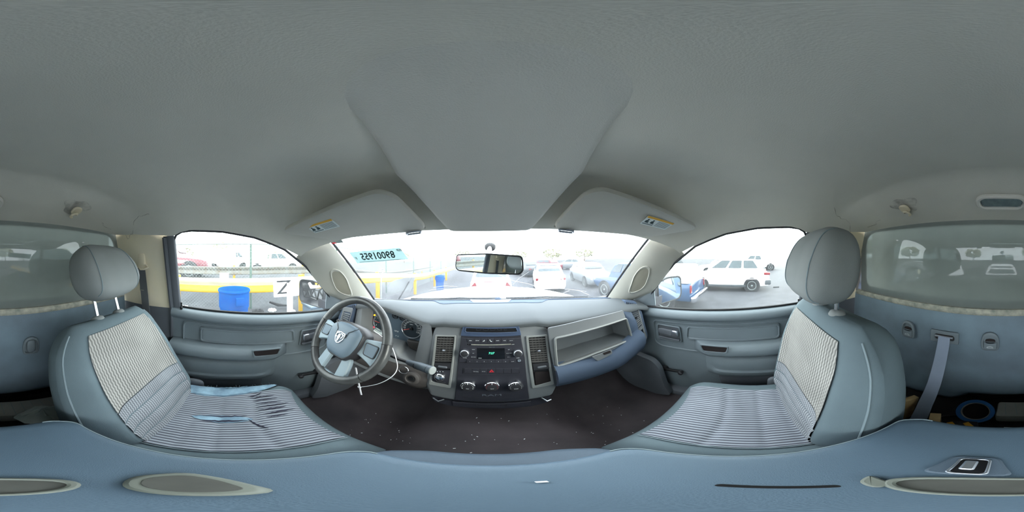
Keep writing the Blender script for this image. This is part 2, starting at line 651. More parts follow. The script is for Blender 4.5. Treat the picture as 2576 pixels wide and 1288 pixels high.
for crack in ([(1253, 690), (1290, 706), (1330, 714), (1362, 725), (1400, 726)], [(1290, 716), (1306, 700), (1330, 684)],
              [(1290, 730), (1330, 724), (1385, 731), (1395, 738)], [(1400, 725), (1455, 730), (1482, 742)],
              [(1080, 730), (1110, 726), (1170, 730)], [(1090, 723), (1120, 719), (1150, 721)],
              [(1350, 743), (1380, 738), (1430, 745)], [(1405, 742), (1432, 731)], [(1440, 729), (1475, 733)]):
    mk('crack', *tube([on_ws(*p) for p in crack], .0007, 5), 'white_plastic', ws)

# ---- ceiling
SIDE = [(-.62, .128), (-.32, .105), (-.275, .095), (-.25, .113), (-.19, .124), (-.05, .117), (.088, .093), (.16, .068), (.232, .042), (.313, .006)]
def x_side(z): return .80 - .105 * (z + .28) / .395
def front_b(u):
    a = abs(u)
    if a > .87:
        t = (a - .87) / .13
        p = Vector((.627, y_head(.627) - .005, ZH)).lerp(Vector((.722, .313, .006)), t)
    else:
        x = a / .87 * .627
        p = Vector((x, y_head(x), ZH + .003))
    return Vector((math.copysign(p.x, u), p.y, p.z))
rows = []
NU, NV = 48, 44
for i in range(NV + 1):
    v_ = i / NV
    row = []
    for j in range(NU + 1):
        u = -1 + 2 * j / NU
        fb = front_b(u)
        rb = Vector((u * .745, -.625, lerp(.140, .128, u ** 4)))
        ys = lerp(-.62, .313, v_)
        se = Vector((math.copysign(x_side(tab(SIDE, ys)), u), ys, tab(SIDE, ys)))
        # Coons-like: rear and front rails, sides pull the edge
        p = rb.lerp(fb, v_)
        k = abs(u) ** 6
        e = Vector((se.x * abs(u), lerp(p.y, se.y, k), se.z))
        x = lerp(p.x, e.x, k) if abs(u) > 0 else 0
        y = lerp(p.y, e.y, k)
        zb = lerp(p.z, se.z, k)
        d_r = y + .625
        d_f = lerp(y_head(min(abs(x), .62)), .40, k) - y
        Wt = (1 - abs(u) ** 7) * min(1., max(0., d_r) / .215) ** .92 * sm(.0, lerp(.10, .26, sm(.17, .33, abs(x))), d_f)
        row.append(Vector((x, y, lerp(zb, .232, Wt))))
    rows.append(row)
CEIL = rows
ceil = thing('ceiling', 'pale grey fabric headliner with water stains along its rear edge', 'headliner', (0, 0, .23), kind='structure')
mk('headliner', *thick(rows, .012, (0, 0, 1)), 'headliner', ceil, angle=60)
from mathutils.bvhtree import BVHTree
_v, _f = gridf(CEIL)
BVH = BVHTree.FromPolygons(_v, _f)
def ceil_z(x, y):
    h = BVH.ray_cast(Vector((x, y, -.3)), Vector((0, 0, 1)))
    return h[0].z if h[0] is not None else .1
# moulded centre console of the headliner, falling towards the windscreen
PR = [(.05, .237, .112), (.134, .227, .141), (.22, .215, .170), (.303, .1955, .194), (.40, .1607, .182), (.485, .1215, .163), (.53, .098, .147), (.545, .0885, .137)]
rows = []
for y, z, hw in PR:
    r_ = [Vector((-hw - .016, y, z + .075)), Vector((-hw - .004, y, z + .012)), Vector((-hw + .001, y, z + .003)), Vector((-hw + .012, y, z))]
    r_ += [Vector((hw * k / 4, y, z - .004 * (1 - (k / 4) ** 2))) for k in range(-3, 4)]
    r_ += [Vector((hw - .012, y, z)), Vector((hw - .001, y, z + .003)), Vector((hw + .004, y, z + .012)), Vector((hw + .016, y, z + .075))]
    rows.append(r_)
rows.append([p + Vector((0, .006, .03)) for p in rows[-1]])
mk('overhead_console', *gridf(rows), 'overhead', ceil, angle=50)
# ---- coat hooks and the dome lamp on the sloping rear of the headliner
def slope_frame(x, y=-.515):
    za, zb = ceil_z(x, y - .035), ceil_z(x, y + .035)
    return frame((x, y, (za + zb) / 2 - .003), (-1, 0, 0), (0, .07, zb - za))
for s, lab in ((-1, 'small cream plastic coat hook on headliner behind the driver seat'), (1, 'small cream plastic coat hook on headliner behind the passenger seat')):
    F = slope_frame(s * .352)
    t = thing('coat_hook', lab, 'hook', F.translation, 'coat hooks on the headliner')
    F = F @ Matrix.Translation((0, 0, .002)) @ Matrix.Scale(1.3, 4)
    mk('base_plate', *plate(F, rrect(.030, .034, .012), .006, .002), 'beige', t)
    pts = [F @ Vector(p) for p in ((-.006 * s, -.013, .006), (-.001 * s, -.004, .013), (.006 * s, .006, .018), (.015 * s, .007, .021), (.021 * s, .0, .022), (.02 * s, -.009, .021), (.013 * s, -.014, .019))]
    mk('hook', *tube(pts, .0045, 8), 'beige', t)
F = slope_frame(.004, -.522) @ Matrix.Translation((0, 0, .002))
t = thing('dome_lamp', 'oval dome lamp with ribbed clear lens above the rear window', 'lamp', F.translation)
mk('bezel', *ring(F, rrect(.166, .072, .035, 8), rrect(.136, .046, .0225, 8), .012, .004), 'overhead', t)
mk('lens', *plate(F, rrect(.134, .044, .0215, 8), .006, .003), 'lens', t)
mb = MB()
for k in range(-14, 15):
    mb.add(seg_box(F @ Vector((k * .0044, -.018, .007)), F @ Vector((k * .0044, .018, .007)), .0012, .0016))
mb.mk('lens_ribs', 'lens', t)

# grime around the hooks and tide marks of old leaks: thin films on the cloth
def film(name, rgb, op):
    m = bpy.data.materials.new(name)
    m.use_nodes = True
    nt = m.node_tree
    b = nt.nodes['Principled BSDF']
    b.inputs['Base Color'].default_value = (*lin(rgb), 1)
    b.inputs['Roughness'].default_value = .95
    tc = nt.nodes.new('ShaderNodeTexCoord')
    n = nt.nodes.new('ShaderNodeTexNoise')
    n.inputs['Scale'].default_value = 26
    n.inputs['Detail'].default_value = 5
    nt.links.new(tc.outputs['Object'], n.inputs['Vector'])
    mr = nt.nodes.new('ShaderNodeMapRange')
    mr.inputs['From Min'].default_value = .35
    mr.inputs['From Max'].default_value = .75
    mr.inputs['To Max'].default_value = op
    nt.links.new(n.outputs['Fac'], mr.inputs['Value'])
    nt.links.new(mr.outputs[0], b.inputs['Alpha'])
    MATS[name] = m
film('grime', (110, 104, 98), .55)
film('tide', (150, 138, 112), .9)
rng = random.Random(21)
for s in (-1, 1):
    pts = [(s * (.345 + .055 * (1 + .16 * math.sin(6 * PI * k / 36) + .1 * math.sin(10 * PI * k / 36 + 1)) * math.cos(2 * PI * k / 36)), -.505 + .042 * (1 + .16 * math.sin(6 * PI * k / 36) + .1 * math.sin(10 * PI * k / 36 + 1)) * math.sin(2 * PI * k / 36)) for k in range(36)]
    rws = []
    for q in (1, .66, .33, .02):
        rws.append([Vector((s * .345 + (x - s * .345) * q, -.505 + (y + .505) * q, ceil_z(s * .345 + (x - s * .345) * q, -.505 + (y + .505) * q) - .0012)) for x, y in pts])
    v, f = gridf(rws, True)
    mk('grime_patch', v, f, 'grime', ceil)
    for (xa, ya), (xb, yb_), amp in (((.705, -.55), (.60, -.36), .012), ((.62, -.585), (.52, -.56), .010)):
        ln = []
        for k in range(19):
            q = k / 18
            x = s * (lerp(xa, xb, q) + amp * math.sin(9 * q + s) + rng.uniform(-.004, .004)); y = lerp(ya, yb_, q) + amp * math.cos(7 * q) * .5
            ln.append(Vector((x, y, ceil_z(x, y) - .0006)))
        mk('tide_mark', *tube(ln, .0008, 5), 'tide', ceil)

# ---- sun visors, folded up against the headliner
for s, lab in ((-1, 'grey sun visor folded up above the steering wheel'), (1, 'grey sun visor folded up above the passenger seat')):
    with xf(flip(s)):
        C = [(.205, .525, .106), (.565, .378, .090), (.595, .175, .113), (.228, .315, .186)]
        cen = bil(C, .5, .5)
        t = thing('sun_visor', lab, 'sun visor', cen, 'sun visors')
        dn = Vector(C[1]) - Vector(C[0])
        nrm = dn.cross(Vector(C[3]) - Vector(C[0])).normalized()
        sg = 1 if nrm.z < 0 else -1
        mk('visor_panel', *bislab(C if sg > 0 else C, .10, .22, .022 * 1, .006), 'visor', t)
        def vis(u, v, off):
            return bil(C, u, v) + nrm * off
        top = 0.0 if nrm.z > 0 else .022
        low = -.0012 if nrm.z > 0 else .0232
        # caution label: amber strip over white
        du = (vis(1, .5, 0) - vis(0, .5, 0)).normalized(); dv = (vis(.5, 1, 0) - vis(.5, 0, 0)).normalized()
        o = vis(.66, .70, low)
        X = du if s > 0 else -du
        FL = frame(o, X, dv)
        if (FL.to_3x3().col[2]).z > 0:
            FL = frame(o, -X, dv)
        # reading direction as seen from below
        lab_o = mk('caution_label', *plate(FL, rrect(.105, .052, .003, 2), .0008, .0003), 'label_white', t)
        mk('label_heading', *plate(FL @ Matrix.Translation((0, .021, .0008)), rrect(.104, .010, .001, 2), .0004, .0001), 'label_amber', lab_o)
        mb = MB()
        sg2 = 1
        for k in range(6):
            mb.add(plate(FL @ Matrix.Translation((s * .022, .010 - k * .0055, .0008)), rrect(.05, .0022, .0005, 1), .0003, .0001))
        mb.add(plate(FL @ Matrix.Translation((-s * .028, -.018, .0008)), rrect(.04, .005, .0005, 1), .0003, .0001))
        mb.mk('label_text', 'ink_light', lab_o)
        mb = MB()
        for ox in (-s * .040, -s * .020):
            mb.add(plate(FL @ Matrix.Translation((ox, .008, .0008)), circ(.0035, 10), .0003, .0001))
            mb.add(plate(FL @ Matrix.Translation((ox, -.002, .0008)), rpoly([(-.006, -.006), (.004, -.006), (.007, .0), (0, .007), (-.006, .004)], .001, 1), .0003, .0001))
            mb.add(plate(FL @ Matrix.Translation((ox + .002, -.009, .0008)), rpoly([(-.008, -.001), (.008, -.003), (.008, .001), (-.008, .002)], .001, 1), .0003, .0001))
        mb.mk('label_pictogram', 'ink', lab_o)
        # inner clip
        cl = vis(.13, .03, low)
        FC = frame(cl, du, dv)
        if (FC.to_3x3().col[2]).z > 0: FC = frame(cl, -du, dv)
        mk('visor_clip', *ring(FC, rrect(.055, .020, .008), rrect(.042, .010, .004), .006, .002), 'silver', t)
        mk('pivot_rod', *tube([vis(.02, .04, .011), vis(1.0, .045, .011), vis(1.05, .08, .011 - .004)], .0045), 'visor', t)

# ---- windscreen pillars with their grab recess
for s, nm, lab in ((-1, 'trim_1', 'light grey windscreen pillar trim beside the steering wheel'), (1, 'trim_2', 'light grey windscreen pillar trim on the passenger side')):
    with xf(flip(s)):
        t = thing(nm, lab, 'pillar trim', (.72, .6, -.25), kind='structure')
        rows = []
        for i in range(15):
            q = i / 14
            a = Vector((.632, y_head(.632) - .004, ZH)).lerp(Vector((.678, y_base(.678) - .012, ZB - .012)), q)
            a += Vector((0, .45, .55)) * (.03 * 4 * q * (1 - q) * .5) - Vector((0, .004, .004))
            b = Vector(tab([(0, (.737, .316, -.010)), (.3, (.754, .398, -.102)), (.62, (.780, .500, -.212)), (.8, (.768, .606, -.266)), (1, (.742, .68, -.30))], q))
            tuck = Vector((0, -.022, .014)) * sm(.09, 0, q)
            a += tuck; b += tuck
            row = []
            for j in range(9):
                w_ = j / 8
                p = a.lerp(b, w_) + Vector((-.72, -.62, .1)) * (.026 * math.sin(PI * w_) ** .8 * (1 - .35 * q) * sm(-.03, .22, q))
                row.append(p)
            rows.append(row)
        mk('pillar_cover', *thick(rows, .006, (.7, .7, 0)), 'pillar', t, angle=60)
        PIL = rows
        def pil(q, w_, off=0.):
            i = min(13, int(q * 14)); j = min(7, int(w_ * 8))
            a = q * 14 - i; b = w_ * 8 - j
            p = (rows[i][j] * (1 - a) * (1 - b) + rows[i + 1][j] * a * (1 - b) + rows[i][j + 1] * (1 - a) * b + rows[i + 1][j + 1] * a * b)
            return p + Vector((-.72, -.66, .1)).normalized() * off
        oval = [(.34, .38), (.40, .27), (.52, .27), (.66, .38), (.74, .50), (.75, .60), (.70, .68), (.58, .68), (.44, .60), (.35, .50)]
        oval = rpoly(oval, .05, 3)
        n = len(oval)
        c = (sum(p[0] for p in oval) / n, sum(p[1] for p in oval) / n)
        rws = []
        for k, off in ((1.1, -.002), (1.07, .006), (1.0, .007), (.93, .002)):
            rws.append([pil(c[0] + (p[0] - c[0]) * k, c[1] + (p[1] - c[1]) * k, off) for p in oval])
        mk('grab_rim', *gridf(rws, True), 'pillar', t, angle=70)
        rws = [[pil(c[0] + (p[0] - c[0]) * k, c[1] + (p[1] - c[1]) * k, off) for p in oval] for k, off in ((.94, .0022), (.6, .0018), (.2, .0015))]
        v, f = gridf(rws, True); f.append(tuple(range(2 * n, 3 * n)))
        mk('grab_recess', v, f, 'pillar_recess', t)
        # grey corner panel between pillar and door glass
        FS = frame((.80, .60, -.24), (0, -1, 0), (0, 0, 1))
        sail = [(.80, .50, -.305), (.785, .50, -.20), (.775, .535, -.175), (.77, .60, -.22), (.77, .68, -.285), (.79, .68, -.33)]
        v = [Vector(p) for p in sail] + [Vector(p) + Vector((.02, .01, 0)) for p in sail]
        m_ = len(sail)
        f = [tuple(range(m_)), tuple(range(2 * m_ - 1, m_ - 1, -1))] + [(i, (i + 1) % m_, (i + 1) % m_ + m_, i + m_) for i in range(m_)]
        mk('corner_panel', v, f, 'door', t, smooth=False)

# ---- rear (B) pillar trims, beige, with the lower dark panel
for s, nm, lab in ((-1, 'trim_3', 'beige rear pillar trim behind the driver door'), (1, 'trim_4', 'beige rear pillar trim behind the passenger door')):
    with xf(flip(s)):
        t = thing(nm, lab, 'pillar trim', (.76, -.46, -.5), kind='structure')
        rows = []
        for i in range(9):
            z = lerp(.135, -.285, i / 8)
            xx = x_side(z) + .03
            rows.append([Vector((xx - .012 - .02 * math.sin(PI * k / 6), lerp(-.66, -.312, k / 6), z)) for k in range(7)])
        mk('pillar_cover', *thick(rows, .01, (1, 0, 0)), 'beige', t, angle=60)
        rows = []
        for i in range(7):
            z = lerp(-.280, -.95, i / 6)
            rows.append([Vector((lerp(.826, .795, sm(0, .4, i / 6)) - .012 - .02 * math.sin(PI * k / 6), lerp(-.66, -.318, k / 6), z)) for k in range(7)])
        mk('lower_panel', *thick(rows, .01, (1, 0, 0)), 'door_dark', t, angle=60)
        # vertical rubber door seal
        mk('door_seal', *tube([(x_side(z) - .002, -.318, z) for z in [.095 - .05 * k for k in range(8)]] + [(.80, -.318, -.29), (.80, -.318, -.6), (.80, -.318, -.95)], .013, 8), 'door_dark', t)
        FE = frame((.752, -.40, .055), (0, s * -1, 0), (0, 0, 1))
        mk('clip_cover', *plate(frame((.759, -.40, .05), (0, -1, 0), (0, 0, 1)), rpoly([(-.02, .008), (.02, .008), (.016, -.008), (-.016, -.008)], .006), -.004, .001), 'beige', t)

# ---- side glass, one pane per door
TOPL = [(-.274, .083), (-.262, .105), (-.235, .118), (-.19, .122), (-.05, .114), (.088, .090), (.16, .066), (.232, .038), (.352, -.046), (.43, -.125), (.50, -.205), (.585, -.312)]
def sill_z(y): return lerp(-.258, -.312, (y + .30) / .75)
def side_outline():
    o = []
    for y, z in TOPL:
        o.append(Vector((x_side(z), y, z)))
    for k in range(9):
        y = lerp(.56, -.285, k / 8)
        o.append(Vector((.80, y, sill_z(y))))
    o.append(Vector((x_side(-.1), -.283, -.1)))
    return o
for s, nm, lab in ((-1, 'window_2', 'driver door window looking out on the blue bin'), (1, 'window_3', 'passenger door window looking out on the white car')):
    with xf(flip(s)):
        t = thing(nm, lab, 'window', (.80, .1, -.28), kind='structure')
        o = side_outline()
        c = sum(o, Vector()) / len(o)
        v = [p + Vector((.012, 0, 0)) for p in o] + [p + Vector((.016, 0, 0)) for p in o]
        n = len(o)
        f = [tuple(range(n)), tuple(range(2 * n - 1, n - 1, -1))] + [(i, (i + 1) % n, (i + 1) % n + n, i + n) for i in range(n)]
        mk('pane', v, f, 'side_glass', t, smooth=False)
        mk('run_channel', *tube([p + Vector((.006, 0, 0)) for p in o], .0060, 8, True), 'gasket', t)

# ---- wall_back: padded panel, ledge, rear glass
YB = -.62
wb = thing('wall_back', 'dark blue-grey moulded rear cab panel below the rear window', 'rear panel', (0, YB, -.7), kind='structure')
rows = []
for i in range(22):
    q = i / 21
    row = []
    for j in range(41):
        x = lerp(-.78, .78, j / 40)
        zlow = -.705 - .075 * sm(.10, .19, abs(x - .0) ) if x > 0 else -.705 - .02 * sm(.3, .6, -x)
        z = lerp(-.232, zlow, q)
        y = YB + .012 * math.sin(PI * min(1, q * 1.15)) + .035 * sm(.72, .0, 1 - q) * sm(.55, 1, q) - .05 * sm(.93, 1., q)
        row.append(Vector((x, y, z)))
    rows.append(row)
mk('panel', *thick(rows, .02, (0, -1, 0)), 'back_panel', wb, angle=60)
rows = []
for x in [lerp(-.76, .76, k / 30) for k in range(31)]:
    rows.append([Vector((x, YB - .02, -.212)), Vector((x, YB + .006, -.212)), Vector((x, YB + .012, -.218)), Vector((x, YB + .013, -.230)), Vector((x, YB + .008, -.238)), Vector((x, YB - .02, -.238))])
mk('window_ledge', *loft(rows), 'ledge', wb)
for yy, zz in ((-.66, -.72),):
    mk('lower_sheet', *box((0, -.655, -.86), (1.56, .01, .34)), 'dark_space', wb)
t = thing('window_4', 'dusty tinted rear window with dark printed border', 'window', (0, YB, -.21), kind='structure')
mk('pane', *plate(frame((0, YB - .012, -.035), (1, 0, 0), (0, 0, 1)), rpoly([(-.735, -.19), (.735, -.19), (.735, .170), (.4, .182), (-.4, .182), (-.735, .170)], .03), -.005, .001), 'rear_glass', t)
outer = [(-.745, -.205), (.745, -.205), (.745, .185), (-.745, .185)]
FB = frame((0, YB - .0112, -.035), (1, 0, 0), (0, 0, 1))
glass('rear_border', (.20, .21, .22), .45, .03, (.17, .17, .18))
mk('printed_border', *ring(FB, rrect(1.58, .41, .01, 6), [(x, y - .004) for x, y in rrect(1.385, .322, .075, 6)], .0006, .0002), 'rear_border', t)
glass('rear_shade', (.6, .68, .74), .35, .03, (.30, .36, .42))
mk('lower_tint_band', *plate(FB, [(-.735, -.19), (.735, -.19), (.735, -.145), (-.735, -.145)], .0004, .0001, .0008), 'rear_shade', t)
mb = MB()
for a, b in (((.62, .09), (.40, .03)), ((.60, -.02), (.50, .08)), ((-.02, -.02), (-.06, .05)), ((-.17, .05), (-.20, .02)), ((-.15, .11), (-.2, .03)), ((.2, .0), (.17, -.03)), ((.26, .02), (.30, .01)), ((-.23, -.17), (-.23, -.06)), ((.3, -.07), (.27, -.09))):
    mb.add(tube([FB @ Vector((a[0], a[1], .0015)), FB @ Vector(((a[0] + b[0]) / 2 + .002, (a[1] + b[1]) / 2, .0015)), FB @ Vector((b[0], b[1], .0015))], .0006, 5))
mb.mk('scratch', 'silver', t)

# ---- anchor covers and belt outlet on the rear panel
for x, z, openp, lab in ((.388, -.352, 0, 'grey child-seat anchor cover half hidden by the passenger seat'), (.040, -.352, 1, 'grey child-seat anchor cover with dark slot beside the belt outlet'), (-.207, -.388, 2, 'grey child-seat anchor cover hanging open behind the driver seat')):
    F = frame((x, YB + .0145, z), (-1, 0, 0), (0, 0, 1)) @ Matrix.Scale(1.2, 4)
    t = thing('anchor_cover', lab, 'cover', F.translation, 'child seat anchor covers')
    hood = rpoly([(-.026, -.036), (.026, -.036), (.029, .0), (.021, .030), (0, .039), (-.021, .030), (-.029, .0)], .013, 4)
    mk('surround', *stack(F, [(hood, 0), (hood, .006), (inset(hood, .003), .0085), ([(a_ * .8, b_ * .8) for a_, b_ in hood], .009), ([(a_ * .76, b_ * .76) for a_, b_ in hood], .003)]), 'door', t)
    mk('slot', *plate(F, rpoly([(-.017, .000), (.017, .000), (.014, .010), (0, .013), (-.014, .010)], .004), .004, .0005), 'dark_recess' if openp != 2 else 'door', t)
    if openp == 2:
        mk('flap', *superq((x + .003, YB + .028, z + .004), (.018, .010, .031), .6, .7, 12, 18), 'door', t)
    else:
        mk('flap', *plate(F, rpoly([(-.020, -.031), (.020, -.031), (.020, .002), (.008, -.003), (-.008, -.003), (-.020, .002)], .004), .008, .002), 'door', t)
    mb = MB()
    FX = F @ Matrix.Translation((0, -.022, .009))
    mb.add(tube([FX @ Vector(p) for p in ((-.010, 0, 0), (-.008, .004, 0), (0, .006, 0), (.007, .003, 0), (.010, -.001, 0), (-.010, -.001, 0))], .0006, 5))
    if openp != 2: mb.mk('anchor_symbol', 'legend', t)
F = frame((.219, YB + .0145, -.352), (-1, 0, 0), (-.05, 0, 1))
t = thing('belt_outlet', 'rectangular grey belt outlet plate on the rear panel', 'belt outlet', F.translation)
mk('plate', *ring(F, rrect(.118, .058, .006), rrect(.082, .026, .010), .008, .002), 'door', t)
mk('slot', *plate(F, rrect(.084, .028, .01), .0015, .0005), 'dark_recess', t)
mk('guide_roller', *tube([F @ Vector((-.038, .002, .007)), F @ Vector((.038, .002, .007))], .006, 10), 'silver', t)
# centre belt hanging from the outlet down behind the armrest
path = [(.216, -.592, -.347), (.213, -.575, -.375), (.214, -.545, -.45), (.216, -.50, -.55), (.218, -.44, -.64), (.205, -.36, -.72), (.19, -.30, -.78)]
rows = []
for k, p in enumerate(path):
    hw = .024
    rows.append([Vector(p) + Vector((-hw + 2 * hw * j / 10, .004 * abs(j - 5) / 5 * (k > 4), .0012 * (j % 2))) for j in range(11)])
t = thing('seat_belt', 'grey ribbed centre seat belt hanging from the rear panel outlet', 'seat belt', (.2, -.36, -.76))
mk('webbing', *thick(rows, .0018, (0, 1, .4)), 'belt', t)

# driver shoulder belt on the rear pillar
t = thing('seat_belt', 'dark grey shoulder belt with beige guide on the rear pillar beside the driver', 'seat belt', (-.74, -.45, -.6))
rows = [[Vector((-.735 + dx, -.46 + dy + hw, z)) for hw in (-.022, 0, .022)] for z, dx, dy in ((-.055, .015, 0), (-.10, .012, .005), (-.2, .0, .012), (-.33, -.01, .02), (-.6, -.02, .03), (-.80, -.03, .03))]
mk('webbing', *thick(rows, .0018, (1, 0, 0)), 'belt_dark', t)
mk('height_adjuster', *box((-.728, -.462, -.02), (.022, .042, .085), .008), 'beige', t)
mk('guide_loop', *tube([(-.722, -.48, -.052), (-.712, -.46, -.062), (-.71, -.435, -.06), (-.716, -.418, -.05), (-.72, -.43, -.04), (-.722, -.46, -.044)], .0055, 8, True), 'beige', t)
mk('slide_track', *box((-.735, -.462, -.07), (.01, .03, .22), .004), 'pillar_recess', t)

# ---- floor: ribbed rubber mat over the tunnel, rising to the firewall
rows = []
for i in range(40):
    y = lerp(-.66, 1.06, i / 39)
    row = []
    for j in range(41):
        x = lerp(-.80, .80, j / 40)
        tun = .115 * sm(.36, .16, abs(x)) * sm(-.1, .2, y) + .05 * sm(.3, .14, abs(x)) * sm(.45, .75, y)
        toe = .40 * sm(.56, 1.04, y) + .02 * math.sin(9 * x + 2) * sm(.3, .5, y) * sm(.75, .5, y)
        side = .05 * sm(.70, .79, abs(x))
        row.append(Vector((x, y, -.955 + tun + toe + side)))
    rows.append(row)
fl = thing('floor', 'dark brown-black rubber floor covering over the transmission tunnel', 'floor', (0, .2, -.95), kind='structure')
mk('floor_mat', *thick(rows, .02, (0, 0, -1)), 'rubber_floor', fl, angle=60)
mb = MB()
for k in range(90):
    x = random.uniform(-.5, .5); y = random.uniform(.22, .55)
    z = -.955 + .115 * sm(.36, .16, abs(x)) * sm(-.1, .2, y) + .05 * sm(.3, .14, abs(x)) * sm(.45, .75, y) + .40 * sm(.56, 1.04, y) + .02 * math.sin(9 * x + 2) * sm(.3, .5, y) * sm(.75, .5, y)
    a = random.uniform(.0008, .0022)
    mb.add(box((x, y, z + a * .6), (a * random.uniform(1, 3), a, a), 0, Matrix.Rotation(random.uniform(0, 3), 4, 'Z')))
mb.mk('crumbs', 'legend', fl, kind='stuff')
fw = thing('wall_front', 'dark firewall under the dashboard', 'firewall', (0, 1.04, -.6), kind='structure')
mk('firewall_sheet', *box((0, 1.0, -.50), (1.62, .02, .30)), 'dark_space', fw)
# kick panels ahead of the doors
for s, nm, lab in ((-1, 'trim_5', 'grey kick panel beside the driver footwell'), (1, 'trim_6', 'grey kick panel beside the passenger footwell')):
    with xf(flip(s)):
        t = thing(nm, lab, 'kick panel', (.74, .55, -.95), kind='structure')
        FK = frame((.735, .62, -.78), (0, -1, 0), (0, 0, 1))
        o = rpoly([(-.42, -.20), (.16, -.165), (.22, -.15), (.27, -.13), (.235, -.06), (.20, .10), (.16, .145), (.04, .155), (-.42, .16)], .03, 4)
        mk('kick_cover', *plate(FK, o, -.05, .012, .04), 'door_dark', t)
        mk('sill_step', *box((.765, .05, -.915), (.075, 1.0, .05), .015), 'door_dark', t)
        mk('door_shut_face', *box((.815, .62, -.62), (.01, .12, .70)), 'dark_space', t)
